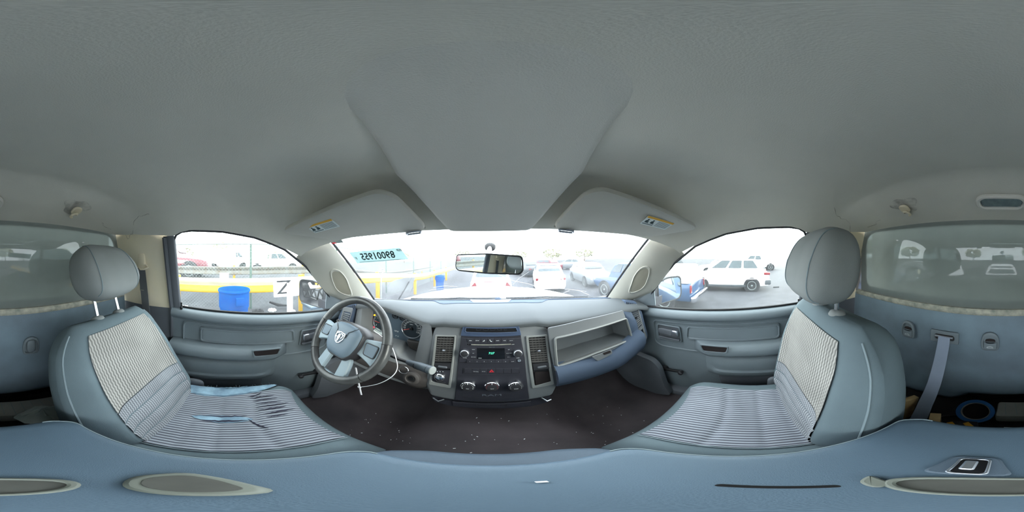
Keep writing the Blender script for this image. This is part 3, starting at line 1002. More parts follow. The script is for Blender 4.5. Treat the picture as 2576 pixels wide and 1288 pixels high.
# ================================================================ doors
for s, nm, lab in ((-1, 'door_1', 'grey moulded driver door panel with armrest and window crank'), (1, 'door_2', 'grey moulded passenger door panel with armrest and window crank')):
    with xf(flip(s)):
        t = thing(nm, lab, 'door', (.82, .12, -.9), kind='structure')
        FD = frame((.80, 0, 0), (0, -1, 0), (0, 0, 1))          # u = -y, v = z, w = into the cab
        # base panel: profile from the sill down, swept along the door
        rows = []
        for k in range(25):
            y = lerp(-.312, .665, k / 24)
            sz = sill_z(y) - .004
            prof = [(.815, sz), (.800, sz + .001), (.782, sz - .004), (.768, sz - .016), (.764, sz - .034), (.770, sz - .048), (.784, sz - .056), (.792, sz - .066), (.793, -.42), (.790, -.50), (.788, -.60), (.782, -.70), (.778, -.80), (.784, -.90), (.80, -.93), (.83, -.93)]
            rows.append([Vector((x, y, z)) for x, z in prof])
        mk('trim_panel', *gridf(rows), 'door', t, angle=50)
        # raised surround and sunken inner field
        oo = rpoly([(-.512, -.392), (.255, -.332), (.255, -.48), (-.255, -.560), (-.46, -.568), (-.498, -.55)], .03, 4)
        mk('upper_surround', *ring(FD, oo, inset(oo, .010), .018, .006, .002), 'door', t)
        oo = rpoly([(-.300, -.395), (.165, -.360), (.165, -.442), (-.305, -.476)], .014, 4)
        mk('inner_field', *ring(FD, oo, inset(oo, .012), .024, .008, .002), 'door', t)
        oo = inset(rpoly([(-.300, -.395), (.165, -.360), (.165, -.442), (-.305, -.476)], .014, 4), .012)
        mk('field_insert', *plate(FD, oo, .018, .002, .002), 'door', t)
        # armrest, swelling into the cab
        rows = []
        for k in range(25):
            y = lerp(.262, -.305, k / 24)
            g = sm(.262, .16, y) ** .6
            zt = lerp(-.478, -.452, k / 24)
            rows.append([Vector((.800, y, zt + .01)), Vector((.79 - .048 * g, y, zt + .006)), Vector((.79 - .066 * g, y, zt - .002)), Vector((.79 - .076 * g, y, zt - .020)), Vector((.79 - .077 * g, y, zt - .046)), Vector((.79 - .068 * g, y, zt - .062)), Vector((.79 - .045 * g, y, zt - .072)), Vector((.800, y, zt - .078))])
        mk('armrest', *loft(rows), 'door', t, angle=50)
        FA = frame((.713, .143, -.476), (0, -1, 0), (-.08, 0, 1))
        mk('pull_cup_rim', *ring(FA, rpoly([(-.068, .024), (.068, .024), (.058, -.026), (-.056, -.026)], .01), inset(rpoly([(-.068, .024), (.068, .024), (.058, -.026), (-.056, -.026)], .01), .008), .006, .002), 'door', t)
        mk('pull_cup', *plate(FA, inset(rpoly([(-.068, .024), (.068, .024), (.058, -.026), (-.056, -.026)], .01), .0075), .002, .0005), 'dark_recess', t)
        # map pocket below
        rows = []
        for k in range(21):
            y = lerp(.205, -.305, k / 20)
            g = sm(.205, .10, y) ** .5
            rows.append([Vector((.795, y, -.552)), Vector((.79 - .030 * g, y, -.556)), Vector((.79 - .046 * g, y, -.580)), Vector((.79 - .046 * g, y, -.630)), Vector((.79 - .044 * g, y, -.648)), Vector((.79 - .056 * g, y, -.656)), Vector((.79 - .050 * g, y, -.69)), Vector((.79 - .030 * g, y, -.702)), Vector((.795, y, -.705))])
        mk('map_pocket', *loft(rows), 'door', t, angle=50)
        rows = []
        for k in range(17):
            y = lerp(.15, -.305, k / 16)
            g = sm(.15, .07, y) ** .5
            rows.append([Vector((.795, y, -.712)), Vector((.79 - .022 * g, y, -.716)), Vector((.79 - .030 * g, y, -.74)), Vector((.79 - .020 * g, y, -.80)), Vector((.795, y, -.82))])
        mk('lower_bulge', *loft(rows), 'door_dark', t, angle=50)
        # rear frame post of the door, around the glass
        rows = []
        for k in range(12):
            z = lerp(.10, -.27, k / 11)
            rows.append([Vector((x_side(z) + .004, -.268, z)), Vector((x_side(z) - .006, -.274, z)), Vector((x_side(z) - .008, -.300, z)), Vector((x_side(z) - .002, -.325, z)), Vector((x_side(z) + .03, -.335, z))])
        mk('window_frame', *thick(rows, .006, (1, 0, 0)), 'door_dark', t, angle=60)
        # inner handle in its bezel
        FH = frame((.788, .405, -.460), (0, -1, 0), (0, 0, 1))
        hb = rpoly([(-.074, .050), (.066, .054), (.080, -.048), (-.068, -.056)], .012)
        mk('handle_bezel', *ring(FH, hb, inset(hb, .008), .012, .003), 'door', t)
        mk('handle_recess', *plate(FH, inset(hb, .0075), .002, .0005), 'door_dark', t)
        h = mk('door_handle', *superq((.772, .405, -.448), (.011, .060, .020), .5, .5, 10, 18), 'door_dark', t)
        mk('handle_tip', *superq((.770, .362, -.447), (.013, .020, .021), .5, .5, 10, 16), 'silver', h)
        mk('handle_lower_bar', *box((.774, .400, -.492), (.016, .125, .012), .005), 'door_dark', t)
        # window crank
        FW = frame((.776, .425, -.738), (0, -1, 0), (0, 0, 1))
        cr = mk('window_crank', *lathe(FW, [(.020, -.006), (.020, .006), (.016, .014), (.006, .016)], 20), 'black', t)
        e = FW @ Vector((.104, .016, .018))
        mk('crank_arm', *tube([FW @ Vector((0, 0, .012)), FW @ Vector((.05, .010, .018)), e], [.011, .0095, .009], 10), 'black', cr)
        mk('crank_knob', *lathe(Matrix.Translation(e) @ FW.to_3x3().to_4x4(), [(.010, -.004), (.013, .012), (.013, .022), (.008, .027)], 18), 'bevel_dark', cr)
        # lock pin at the rear of the sill
        mk('lock_pin', *lathe(frame((.784, -.262, sill_z(-.262)), (1, 0, 0), (0, 1, 0)), [(.007, -.01), (.007, .003), (.004, .005), (.004, .022), (.005, .026), (.003, .029)], 12), 'black', t)
        mk('outer_skin', *box((.875, .15, -.70), (.02, 1.1, .70), .01), 'car_white', t)
        mk('sill_felt', *tube([(.800, y, sill_z(y) + .002) for y in (-.29, -.1, .1, .3, .5, .57)], .0055, 8), 'black', t)

# ================================================================ seats
def seat_front(u, v, H):
    """depth of the front of the backrest, u = -1..1 across, v in metres up"""
    a = abs(u)
    bol = .034 * math.exp(-((a - .80) / .17) ** 2) * sm(-.02, .1, v) * sm(H, H - .2, v)
    edge = (max(0., 1 - a ** 5)) ** .5
    endz = (max(0., 1 - max(0., (v - (H - .10)) / .10) ** 3)) ** .5
    return (.060 * edge + bol * edge) * endz * (1 - .22 * sm(.1, H, v))
def seat_back(u, v, H):
    a = abs(u)
    endz = (max(0., 1 - max(0., (v - (H - .08)) / .08) ** 3)) ** .5
    return -.142 * (max(0., 1 - a ** 9)) ** .5 * endz * (1 - .25 * sm(.15, H, v))
def seat_w(v, H):
    return .238 * (1 - .10 * sm(.0, .1, .1 - v)) * (1 - .08 * sm(H - .22, H, v)) * (1 - .30 * max(0., (v - (H - .13)) / .13) ** 2.6)
US = [math.sin(PI / 2 * (-1 + 2 * k / 30)) for k in range(31)]
def cush_top(u, y):
    a = abs(u)
    bol = .020 * math.exp(-((a - .84) / .15) ** 2)
    edge = (max(0., 1 - a ** 6)) ** .5
    y = y + .035 * sm(-.1, .2, y)
    fr = sm(.275, .20, y)
    return (-.735 + (.098 + bol) * edge * (max(0, 1 - max(0, (y - .15) / .125) ** 2.6)) ** .5 + .012 * sm(-.05, .14, y) * edge * fr)

def build_seat(s, lab, rec, yb, torn, hoff=.148):
    XC = .412
    with xf(Matrix.Translation((s * XC, 0, 0)) @ flip(s)):
        t = thing('bucket_chair', lab, 'seat', (0, .02, -.94), 'front bucket seats')
        # ---- cushion
        ys = [lerp(-.235, .239, k / 26) for k in range(27)]
        rows = []
        for y in ys:
            w_ = .240 * (1 - .07 * sm(.16, .275, y))
            top = [Vector((u * w_, y, cush_top(u, y))) for u in US]
            bot = [Vector((u * w_ * .96, min(y, .22), -.82)) for u in reversed(US)]
            rows.append(top + bot)
        cu = mk('cushion', *loft(rows), 'seat_cloth', t, angle=70)
        def ctop(u, y, off=.0025):
            w_ = .240 * (1 - .07 * sm(.16, .275, y))
            return Vector((u * w_, y, cush_top(u, y) + off))
        uu = [lerp(-.66, .66, k / 24) for k in range(25)]
        def dip(y):      # the sewn valleys across the cushion
            return -.006 * (math.exp(-((y - .075) / .012) ** 2) + .6 * math.exp(-((y + .035) / .010) ** 2) + .5 * math.exp(-((y + .10) / .008) ** 2))
        yy = [lerp(-.205, .205, k / 60) for k in range(61)]
        mk('cushion_insert', *gridf([[ctop(u, y - .02 * (1 - (u / .66) ** 2) * sm(-.05, .09, y), .0075 + dip(y)) for u in uu] for y in yy]), 'cushion_weave', cu, angle=80)
        for sg in (-1, 1):
            mk('piping', *tube([ctop(sg * .675, y, .004) for y in yy[::3]], .0022, 6), 'stitch', cu)
        mk('seat_base', *box((0, -.01, -.875), (.40, .42, .13), .02), 'door_dark', t)
        mk('slide_rail', *box((.16, .0, -.94), (.03, .5, .02)), 'dark_space', t)
        mk('slide_rail', *box((-.16, .0, -.94), (.03, .5, .02)), 'dark_space', t)
        # ---- backrest
        H = .505
        ca, sa = math.cos(R(rec)), math.sin(R(rec))
        B = Matrix(((1, 0, 0, 0), (0, -sa, ca, yb - .055 * ca), (0, ca, sa, -.655 - .055 * sa), (0, 0, 0, 1)))   # columns: across, up, front
        with xf(B):
            vs = [0, .012, .03] + [lerp(.05, H - .03, k / 22) for k in range(23)] + [H - .018, H - .008, H - .002]
            rows = []
            for v_ in vs:
                w_ = seat_w(v_, H)
                low = sm(-.012, .03, v_)
                rows.append([Vector((u * w_, v_, seat_front(u, v_, H) * low)) for u in US] + [Vector((u * w_, v_, seat_back(u, v_, H) * low)) for u in reversed(US)])
            bk = mk('backrest', *loft(rows), 'seat_cloth', t, angle=70)
            def fr(u, v_, off=.003):
                return Vector((u * seat_w(v_, H), v_, seat_front(u, v_, H) + off))
            q = [lerp(.015, .20, k / 22) for k in range(23)]
            def dipb(v_): return -.005 * sum(math.exp(-((v_ - c) / .006) ** 2) for c in (.05, .10, .15))
            ub = [lerp(-.70, .70, k / 22) for k in range(23)]
            def arc(u, v_, k): return v_ + k * (1 - (u / .7) ** 2)
            mk('lower_insert', *gridf([[fr(u, arc(u, v_, .02 * v_ / .2), .004 + dipb(v_)) for u in ub] for v_ in q]), 'back_weave_low', bk, angle=80)
            q = [lerp(.203, H - .040, k / 22) for k in range(23)]
            mk('upper_insert', *gridf([[fr(u * lerp(1, 1.0, 0), arc(u, v_, .02 * sm(H, .2, v_)), .004) for u in ub] for v_ in q]), 'back_weave', bk, angle=80)
            # bolster seams
            for sg in (-1, 1):
                mk('seam', *tube([Vector((sg * seat_w(v_, H) * .965, v_, seat_front(.965, v_, H) + .002)) for v_ in [lerp(.012, H - .03, k / 24) for k in range(25)]], .0024, 6), 'stitch', bk)
            # headrest on two posts
            hp = [(-.052, H + .006), (.052, H + .006)]
            for x, v_ in hp:
                g = mk('post_guide', *lathe(frame((x, H - .012, -.004), (1, 0, 0), (0, 0, 1)) @ Matrix.Rotation(PI, 4, 'X'), [(.024, 0), (.024, .008), (.020, .016), (.012, .020)], 20), 'seat_grey', bk)
                mk('headrest_post', *tube([(x, H - .04, -.004), (x, H + .10, .006)], .0062, 10), 'steel', t)
            def hm(p):
                k = p.y / .11
                p = p.copy()
                p.x *= 1 - .14 * k * k - .06 * k
                p.z = p.z * (1 - .22 * max(0, k)) - .012 * k - (.010 * (1 - (p.x / .13) ** 2) if p.z > 0 else 0) + .016 * (p.x / .125) ** 2
                return p
            Mh = Matrix(((1, 0, 0, 0), (0, 1, 0, 0), (0, 0, 1, 0), (0, 0, 0, 1)))
            hr = mk('headrest', *superq((0, H + hoff, .030), (.132, .104, .080), .62, .66, 24, 36, Mh, hm), 'seat_grey', t, angle=80)
            for sg in (-1, 1):
                pts = []
                for k in range(41):
                    y = lerp(-.094, .094, k / 40)
                    A_ = (.092 / .132) ** (2 / .66) + (abs(y) / .104) ** (2 / .66)
                    if A_ > .985: continue
                    z = .080 * (1 - A_ ** (.66 / .62)) ** (.62 / 2)
                    p = hm(Vector((sg * .092, y, z)))
                    pts.append(Vector((p.x, p.y + H + hoff, p.z + .0308)))
                mk('headrest_seam', *tube(pts, .0017, 6), 'stitch', hr)
        # recliner cover at the outboard hinge
        mk('recliner_cover', *superq((.245, yb - .02, -.675), (.014, .05, .05), .5, .7, 10, 18), 'door_dark', t)
        if torn:
            # frayed outboard edge: foam showing, loose threads
            rng = random.Random(3)
            pts = [(.60, -.15), (.56, -.06), (.62, .04), (.68, .11), (.80, .165), (.93, .17), (.97, .08), (.965, -.02), (.96, -.10), (.93, -.17), (.80, -.185)]
            pts = rpoly(pts, .03, 3)
            n = len(pts)
            c = (.79, .0)
            rws = []
            for k, off in ((1., .006), (.93, .012), (.7, .009), (.4, .012), (.12, .010)):
                rws.append([ctop(max(-.985, min(.985, c[0] + (p[0] - c[0]) * k + rng.uniform(-.012, .012))), c[1] + (p[1] - c[1]) * k, off + rng.uniform(-.001, .0035)) for p in pts])
            v, f = gridf(rws, True); f.append(tuple(range(4 * n, 5 * n)))
            tr = mk('torn_foam', v, f, 'foam', cu, label='bluish foam showing through the torn seat edge')
            for k in range(30):
                y = rng.uniform(-.17, .17)
                a = ctop(.955, y, .004)
                b = a + Vector((rng.uniform(.0, .03), rng.uniform(-.02, .02), rng.uniform(.0, .02)))
                mk('loose_thread', *tube([a, (a + b) / 2 + Vector((0, 0, rng.uniform(0, .01))), b], .0008, 4), 'stitch', tr)
            # slits in the insert
            for k, (u0, y0, u1, y1, wd, mm) in enumerate((( .02, -.11, -.02, .066, .020, 'foam'), (.06, -.09, .06, .05, .003, 'tear_dark'), (-.05, -.085, -.05, .05, .004, 'tear_dark'), (-.02, .05, -.26, .092, .004, 'tear_dark'),
                                                          (.16, .085, .18, .17, .0022, 'tear_dark'), (.24, .08, .26, .18, .0022, 'tear_dark'), (.06, .095, .10, .19, .0022, 'tear_dark'), (.33, .08, .33, .16, .0018, 'tear_dark'), (.42, .07, .42, .15, .0018, 'tear_dark'), (.50, .06, .5, .14, .0018, 'tear_dark'), (-.02, .10, 0, .16, .002, 'tear_dark'), (.52, .05, .62, .10, .002, 'tear_dark'))):
                N = 14
                L_, Rr = [], []
                for i in range(N + 1):
                    q_ = i / N
                    u = lerp(u0, u1, q_) + rng.uniform(-.006, .006); y = lerp(y0, y1, q_)
                    hw = wd * math.sin(PI * q_) ** .7 / .24
                    yo = y - .02 * (1 - (u / .66) ** 2) * sm(-.05, .09, y)
                    off = .0088 + dip(y) + (.0012 if mm == 'tear_dark' else 0)
                    L_.append(ctop(u - hw, yo, off)); Rr.append(ctop(u + hw, yo, off))
                mk('tear', *thick([L_, Rr], .0012, (0, 0, 1)), mm, cu)
    return t
build_seat(-1, 'driver seat, reclined, with torn and frayed cushion', 22.5, -.150, True, .158)
build_seat(1, 'passenger seat, upright, with intact ribbed cloth cushion', 6, -.115, False, .128)

# ================================================================ folded centre armrest and the small seat under it
t = thing('folded_console', 'wide blue-grey vinyl centre armrest folded down between the seats', 'armrest', (0, -.06, -.58))
ol = rpoly([(-.130, -.262), (.130, -.262), (.168, -.235), (.168, -.10), (.156, .06), (.148, .115), (.128, .137), (-.128, .137), (-.148, .115), (-.156, .06), (-.168, -.10), (-.168, -.235)], .018, 3)
FA = frame((0, 0, -.45), (1, 0, 0), (0, 1, 0))
rws = []
for d, z in ((.97, -.125), (1, -.115), (1, -.014), (.985, -.006), (.95, -.0015), (.88, 0), (.6, .003), (.2, .004)):
    rws.append(([(x * d, -.0625 + (y + .0625) * d) for x, y in ol], z))
mk('armrest_pad', *stack(FA, rws), 'armrest', t, angle=60)
for sg in (-1, 1):
    pts = [Vector((p[0], p[1], -.4535)) for p in inset(ol, .005) if p[0] * sg > .10]
    pts.sort(key=lambda p: p.y)
    mk('edge_seam', *tube([p for p in pts], .0016, 6), 'stitch', t)
F = frame((.019, -.124, -.4475), (1, 0, 0), (0, 1, 0))
mk('latch_surround', *plate(F, rpoly([(-.032, .026), (.032, .026), (.022, -.030), (-.022, -.030)], .012), .006, .003), 'armrest_lip', t)
l = mk('latch_recess', *ring(F @ Matrix.Translation((0, 0, .005)), rrect(.030, .046, .006), rrect(.024, .040, .005), .003, .001), 'silver', t)
mk('latch_well', *plate(F @ Matrix.Translation((0, 0, .006)), rrect(.025, .041, .005), .001, .0003), 'black', t)
mk('latch_button', *plate(F @ Matrix.Translation((.002, -.002, .006)), rrect(.012, .026, .003), .007, .002), 'silver', t)
mk('hinge_slot', *plate(frame((.062, -.012, -.4465), (.25, 1, 0), (-1, .25, 0)), rrect(.055, .007, .003), .0006, .0002), 'black', t)

t = thing('centre_seat_cushion', 'dark blue-grey centre seat cushion under the folded armrest', 'seat cushion', (0, 0, -.9))
ol = rpoly([(-.164, -.24), (.164, -.24), (.166, .12), (.160, .200), (.10, .232), (-.10, .232), (-.160, .200), (-.166, .12)], .025, 4)
mk('cushion_pad', *stack(frame((0, 0, -.60), (1, 0, 0), (0, 1, 0)), [([(x * k, y * k) for x, y in ol], z) for k, z in ((.94, -.30), (.99, -.10), (1, -.03), (.98, -.010), (.93, -.001), (.85, .002), (.3, .003))]), 'armrest_lip', t, angle=60)

# camera stand: low base with three flat feet, standing on the armrest
t = thing('camera_stand', 'low stand with dark hub and pale rim on the centre armrest', 'stand', (0, -.05, -.447))
FS = frame((0, -.068, -.4456), (1, 0, 0), (0, 1, 0))
mk('hub_rim', *ring(FS, circ(.052, 36, .026), circ(.045, 36, .020), .006, .002), 'stand_beige', t)
mk('hub_well', *plate(FS, circ(.0455, 36, .0205), .002, .0005), 'stand_dark', t)
leaf = rpoly([(-.087, -.060), (-.114, -.032), (-.097, .0), (-.060, .020), (-.044, -.010), (-.058, -.046)], .016, 4)
F0 = frame((0, 0, -.4456), (1, 0, 0), (0, 1, 0))
lc = (-.080, -.022)
def lsc(k): return [(lc[0] + (x - lc[0]) * k, lc[1] + (y - lc[1]) * k) for x, y in leaf]
mk('foot', *stack(F0, [(leaf, 0), (lsc(.98), .003), (lsc(.9), .006), (lsc(.82), .0065)]), 'stand_beige', t)
mk('foot_pad', *stack(F0, [(lsc(.72), .006), (lsc(.70), .0075), (lsc(.4), .008)]), 'stand_dark', t)
mk('foot', *plate(F0, rpoly([(.042, -.062), (.070, -.070), (.060, -.052), (.04, -.045)], .008, 3), .005, .002), 'stand_beige', t)
# scraps on the armrest
for k, (x, y, a, lab) in enumerate(((.021, .080, .006, 'tiny white crumb near the front of the centre armrest'),)):
    o = mk('paper_scrap', *box((x, y, -.4462), (.007, .004, .0016), .0005, Matrix.Rotation(a, 4, 'Z')), 'white_plastic')
    props(o, lab, 'scrap')

# ================================================================ clutter behind the seats
ZS = -.775
t = thing('storage_floor', 'dark storage tray behind the seats', 'storage tray', (0, -.48, -.95))
mk('tray_floor', *box((0, -.475, ZS - .01), (1.5, .34, .02), .004), 'dark_space', t)
mk('tray_front', *box((0, -.30, -.86), (1.5, .015, .16)), 'dark_space', t)
# blue tape roll
FT = frame((.075, -.505, ZS + .052), (1, 0, 0), (0, .82, -.57))
t = thing('tape_roll', 'roll of blue masking tape in the storage behind the armrest', 'tape roll', (.085, -.505, ZS))
mk('tape', *ring(FT, circ(.062, 36), circ(.046, 36), .024, .002, -.012), 'blue_tape', t)
mk('tape_core', *ring(FT, circ(.046, 36), circ(.043, 36), .0235, .001, -.0118), 'card', t)
mk('tape_back_edge', *ring(FT, circ(.0615, 36), circ(.044, 36), .001, .0003, -.0125), 'blue_tape', t)
# pieces of timber
for k, (c, sz, rz, rx, lab) in enumerate((((.285, -.405, ZS + .075), (.024, .11, .15), -14, 14, 'rough pine board leaning beside the hanging belt and passenger seat'), ((.158, -.375, ZS + .068), (.03, .085, .13), 18, -12, 'short pine offcut leaning on the inner side of the hanging belt'))):
    M_ = Matrix.Rotation(R(rz), 4, 'Z') @ Matrix.Rotation(R(rx), 4, 'X')
    o = mk('wood_offcut', *box(c, sz, .002, M_), 'wood')
    props(o, lab, 'timber')
o = mk('metal_bracket', *box((.34, -.47, ZS + .03), (.10, .08, .05), .006, Matrix.Rotation(.3, 4, 'Z')), 'silver')
props(o, 'galvanised bracket behind the pine board beside the passenger seat', 'bracket')
# folded cloth-covered box and grey bag
t = thing('carton', 'flat grey patterned carton lying behind the armrest', 'carton', (-.10, -.50, ZS))
mk('carton_body', *box((-.155, -.515, ZS + .030), (.33, .10, .06), .012, Matrix.Rotation(R(-4), 4, 'Z')), 'card', t)
mb = MB()
for k in range(-4, 5):
    mb.add(box((-.155 + k * .034, -.515 - k * .0024, ZS + .0605), (.0015, .08, .0006)))
mb.mk('printed_lines', 'ink_light', t)
rng = random.Random(5)
pts = [(-.29, -.44), (-.25, -.475), (-.19, -.50), (-.14, -.475), (-.10, -.45), (-.13, -.40), (-.20, -.375), (-.27, -.39)]
rws = [[Vector((lerp(-.19, p[0], k), lerp(-.44, p[1], k), ZS + .070 + .055 * (1 - k) + rng.uniform(0, .010))) for p in rpoly(pts, .02, 3)] for k in (1, .75, .5, .25, .03)]
v, f = gridf(rws, True)
f.append(tuple(range(len(v) - len(rws[0]), len(v))))
o = mk('plastic_bag', v, f, 'plastic_film', angle=30)
props(o, 'crumpled grey plastic bag on the carton behind the driver seat', 'bag')
t = thing('caution_box', 'small black box with amber diagonal bands beside the tape roll', 'box', (.11, -.43, ZS))
mk('box_body', *box((.105, -.425, ZS + .015), (.10, .05, .03), .003, Matrix.Rotation(R(12), 4, 'Z')), 'black', t)
for k in (-1, 1):
    mk('amber_band', *box((.105 + k * .022, -.425 + k * .005, ZS + .0305), (.018, .030, .001), 0, Matrix.Rotation(R(40), 4, 'Z')), 'caution_amber', t)
o = mk('charger_cable', *tube([(.20, -.44, ZS + .003), (.17, -.48, ZS + .01), (.13, -.50, ZS + .004), (.10, -.47, ZS + .012), (.0, -.43, ZS + .005), (-.02, -.41, ZS + .01)], .003, 6), 'black')
props(o, 'thin black cable curled beside the blue tape', 'cable')
o = mk('foil_wrapper', *superq((.02, -.415, ZS + .012), (.022, .014, .010), .8, .8, 8, 12, None, lambda p: p + Vector((0, 0, .004 * math.sin(p.x * 400)))), 'silver')
props(o, 'crumpled shiny wrapper next to the blue tape', 'wrapper')
o = mk('paper_sheet', *box((-.06, -.405, ZS + .004), (.10, .06, .003), .001, Matrix.Rotation(R(-6), 4, 'Z')), 'paper')
props(o, 'pale paper sheet in front of the grey carton', 'paper')
# ================================================================ dashboard
dash = thing('dashboard', 'full-width two-tone grey dashboard with central control stack and passenger shelf', 'dashboard', (0, .7, -.7))
EDGE = [(-.77, (.575, -.300)), (-.66, (.60, -.268)), (-.56, (.618, -.246)), (-.48, (.622, -.247)), (-.38, (.622, -.262)), (-.27, (.620, -.288)), (-.235, (.612, -.284)), (-.18, (.606, -.270)), (.18, (.606, -.270)), (.215, (.602, -.280)), (.40, (.594, -.290)), (.56, (.572, -.292)), (.64, (.55, -.290)), (.70, (.54, -.288)), (.77, (.53, -.31))]
rows = []
for k in range(79):
    x = lerp(-.775, .775, k / 78)
    ye, ze = tab(EDGE, x)
    yb = y_base(min(.70, abs(x))) + .008
    prof = [(yb, ZB - .012), (yb - .03, ZB - .004), (lerp(yb, ye, .35), lerp(ZB, ze, .3) + .010), (lerp(yb, ye, .7), lerp(ZB, ze, .7) + .016), (ye + .03, ze + .009), (ye + .012, ze + .002), (ye, ze - .008), (ye + .004, ze - .022)]
    rows.append([Vector((x, y, z)) for y, z in prof])
DT = rows
mk('top_pad', *gridf(rows), 'dash_light', dash, angle=70)
def top_z(x, y):
    ye, ze = tab(EDGE, x); yb = y_base(min(.70, abs(x))) + .008
    t_ = (yb - y) / (yb - ye)
    return tab([(0, ZB - .012), (.07, ZB - .004), (.35, lerp(ZB, ze, .3) + .010), (.7, lerp(ZB, ze, .7) + .016), (1, ze + .004)], t_)
# slate strip along the windscreen foot with the central tray
rows = []
for k in range(61):
    x = lerp(-.70, .70, k / 60)
    yb = y_base(x) + .004
    dep = .030 + .105 * sm(.355, .265, abs(x + .0)) + .03 * sm(.45, .68, x)
    rows.append([Vector((x, yb, ZB - .003)), Vector((x, yb - .02, top_z(x, yb - .02) + .0035)), Vector((x, yb - dep * .6, top_z(x, yb - dep * .6) + .0035)), Vector((x, yb - dep, top_z(x, yb - dep) + .003)), Vector((x, yb - dep - .001, top_z(x, yb - dep) - .003))])
mk('defroster_strip', *gridf(rows), 'dash_slate', dash, angle=40)
o = [(-.125, .975), (.125, .975), (.098, .915), (-.098, .915)]
mk('sensor_tray', *plate(frame((0, 0, top_z(0, .945) + .004), (1, 0, 0), (0, 1, 0)), rpoly(o, .008), .003, .001), 'dash_face', dash)
mk('sun_sensor', *superq((.045, .985, ZB + .010), (.020, .012, .010), .7, .7, 8, 14), 'dash_slate', dash)

# ---- driver side: binnacle
def YF(z): return .618 + .18 * (z + .27)            # leaning face
def fp(x, z, d=0.): return Vector((x, YF(z) + d, z))
opening = rpoly([(-.625, -.272), (-.56, -.258), (-.47, -.258), (-.36, -.276), (-.272, -.303), (-.278, -.36), (-.298, -.505), (-.375, -.485), (-.39, -.455), (-.60, -.455), (-.62, -.40)], .012, 3)
outer = rpoly([(-.655, -.262), (-.56, -.247), (-.47, -.247), (-.36, -.266), (-.236, -.290), (-.224, -.36), (-.224, -.63), (-.375, -.63), (-.45, -.63), (-.66, -.63), (-.66, -.40)], .010, 3)
n = len(opening)
v = [fp(x, z) for x, z in outer] + [fp(x, z, .002) for x, z in opening] + [fp(x, z, .006) for x, z in inset(opening, .004)] + [Vector((x, .705 + .10 * (z + .3), z)) for x, z in inset(opening, .012)]
f = []
for k in range(3):
    for i in range(n):
        j = (i + 1) % n
        f.append((k * n + i, k * n + j, (k + 1) * n + j, (k + 1) * n + i))
mk('binnacle', v, f, 'dash_face', dash, angle=45)
FC = frame((-.45, .695, -.36), (1, 0, 0), (0, .10, 1))
def cl(x, z): return (x + .45, (z + .36) / math.cos(math.atan(.10)))
cp = [cl(x, z) for x, z in inset(opening, .010)]
clu = mk('instrument_panel', *plate(FC, cp, -.004, .001), 'cluster', dash)
mk('dusty_ledge', *plate(FC @ Matrix.Translation((0, 0, .001)), rpoly([cl(-.385, -.43), cl(-.30, -.43), cl(-.312, -.49), cl(-.37, -.475)], .01), .018, .006), 'cluster_dusty', dash)
def gauge(x, z, r, labels, a0, a1, needle, hubr, nt=24, parent=dash):
    F = FC @ Matrix.Translation((*cl(x, z), .002))
    g = mk('gauge', *plate(F, circ(r, 40), .002, .0005), 'gauge_face', parent)
    mk('gauge_ring', *ring(F, circ(r * 1.04, 40), circ(r * .95, 40), .006, .001), 'silver' if r > .03 else 'bevel_dark', g)
    mb = MB()
    for k in range(nt + 1):
        a = R(lerp(a0, a1, k / nt))
        ln = .10 if k % 2 == 0 else .06
        c, s_ = math.cos(a), math.sin(a)
        mb.add(seg_box(F @ Vector((c * r * (.93 - ln), s_ * r * (.93 - ln), .0028)), F @ Vector((c * r * .93, s_ * r * .93, .0028)), r * .03, .0006, F.to_3x3().col[2]))
    mb.mk('tick_marks', 'legend', g)
    for k, s in enumerate(labels):
        a = R(lerp(a0, a1, k / max(1, len(labels) - 1)))
        text(s, F @ Matrix.Translation((math.cos(a) * r * .70, math.sin(a) * r * .70, .0028)), r * .23, 'legend', g, 'numeral')
    a = R(needle)
    mk('needle', *seg_box(F @ Vector((-math.cos(a) * r * .12, -math.sin(a) * r * .12, .004)), F @ Vector((math.cos(a) * r * .86, math.sin(a) * r * .86, .004)), r * .05, .001, F.to_3x3().col[2]), 'needle', g)
    mk('needle_hub', *lathe(F, [(r * hubr, .002), (r * hubr, .007), (r * hubr * .7, .008)], 18), 'black', g)
    return g
g = gauge(-.366, -.367, .054, [str(k * 10) for k in range(13)], 200, -24, 200, .16)
text('MPH', FC @ Matrix.Translation((*cl(-.366, -.345), .005)), .009, 'legend', g, 'lettering')
gauge(-.548, -.376, .054, [str(k) for k in range(7)], 212, -20, 178, .16)
gauge(-.462, -.313, .016, ['C', 'H'], 150, 30, 60, .25, 6)
gauge(-.418, -.316, .016, ['E', 'F'], 150, 30, 135, .25, 6)
for x, z, mm, nm in ((-.318, -.437, 'warn_amber', 'warning_light'), (-.600, -.340, 'warn_amber', 'warning_light'), (-.602, -.372, 'warn_red', 'warning_light'), (-.596, -.415, 'warn_red', 'warning_light')):
    mk(nm, *plate(FC @ Matrix.Translation((*cl(x, z), .001)), rpoly([(-.006, -.005), (.006, -.005), (.006, .004), (.001, .006), (-.006, .003)], .001, 2), .0015, .0003), mm, clu)
text('109.8', FC @ Matrix.Translation((*cl(-.452, -.402), .002)), .012, 'legend', clu, 'odometer')
text('P  A', FC @ Matrix.Translation((*cl(-.445, -.43), .002)), .010, 'legend', clu, 'gear_indicator')
mk('paper_tag', *plate(FC @ Matrix.Translation((*cl(-.565, -.435), .003)), [(-.035, -.022), (.03, -.022), (.03, .015), (-.025, .024)], .001, .0003), 'paper', dash)
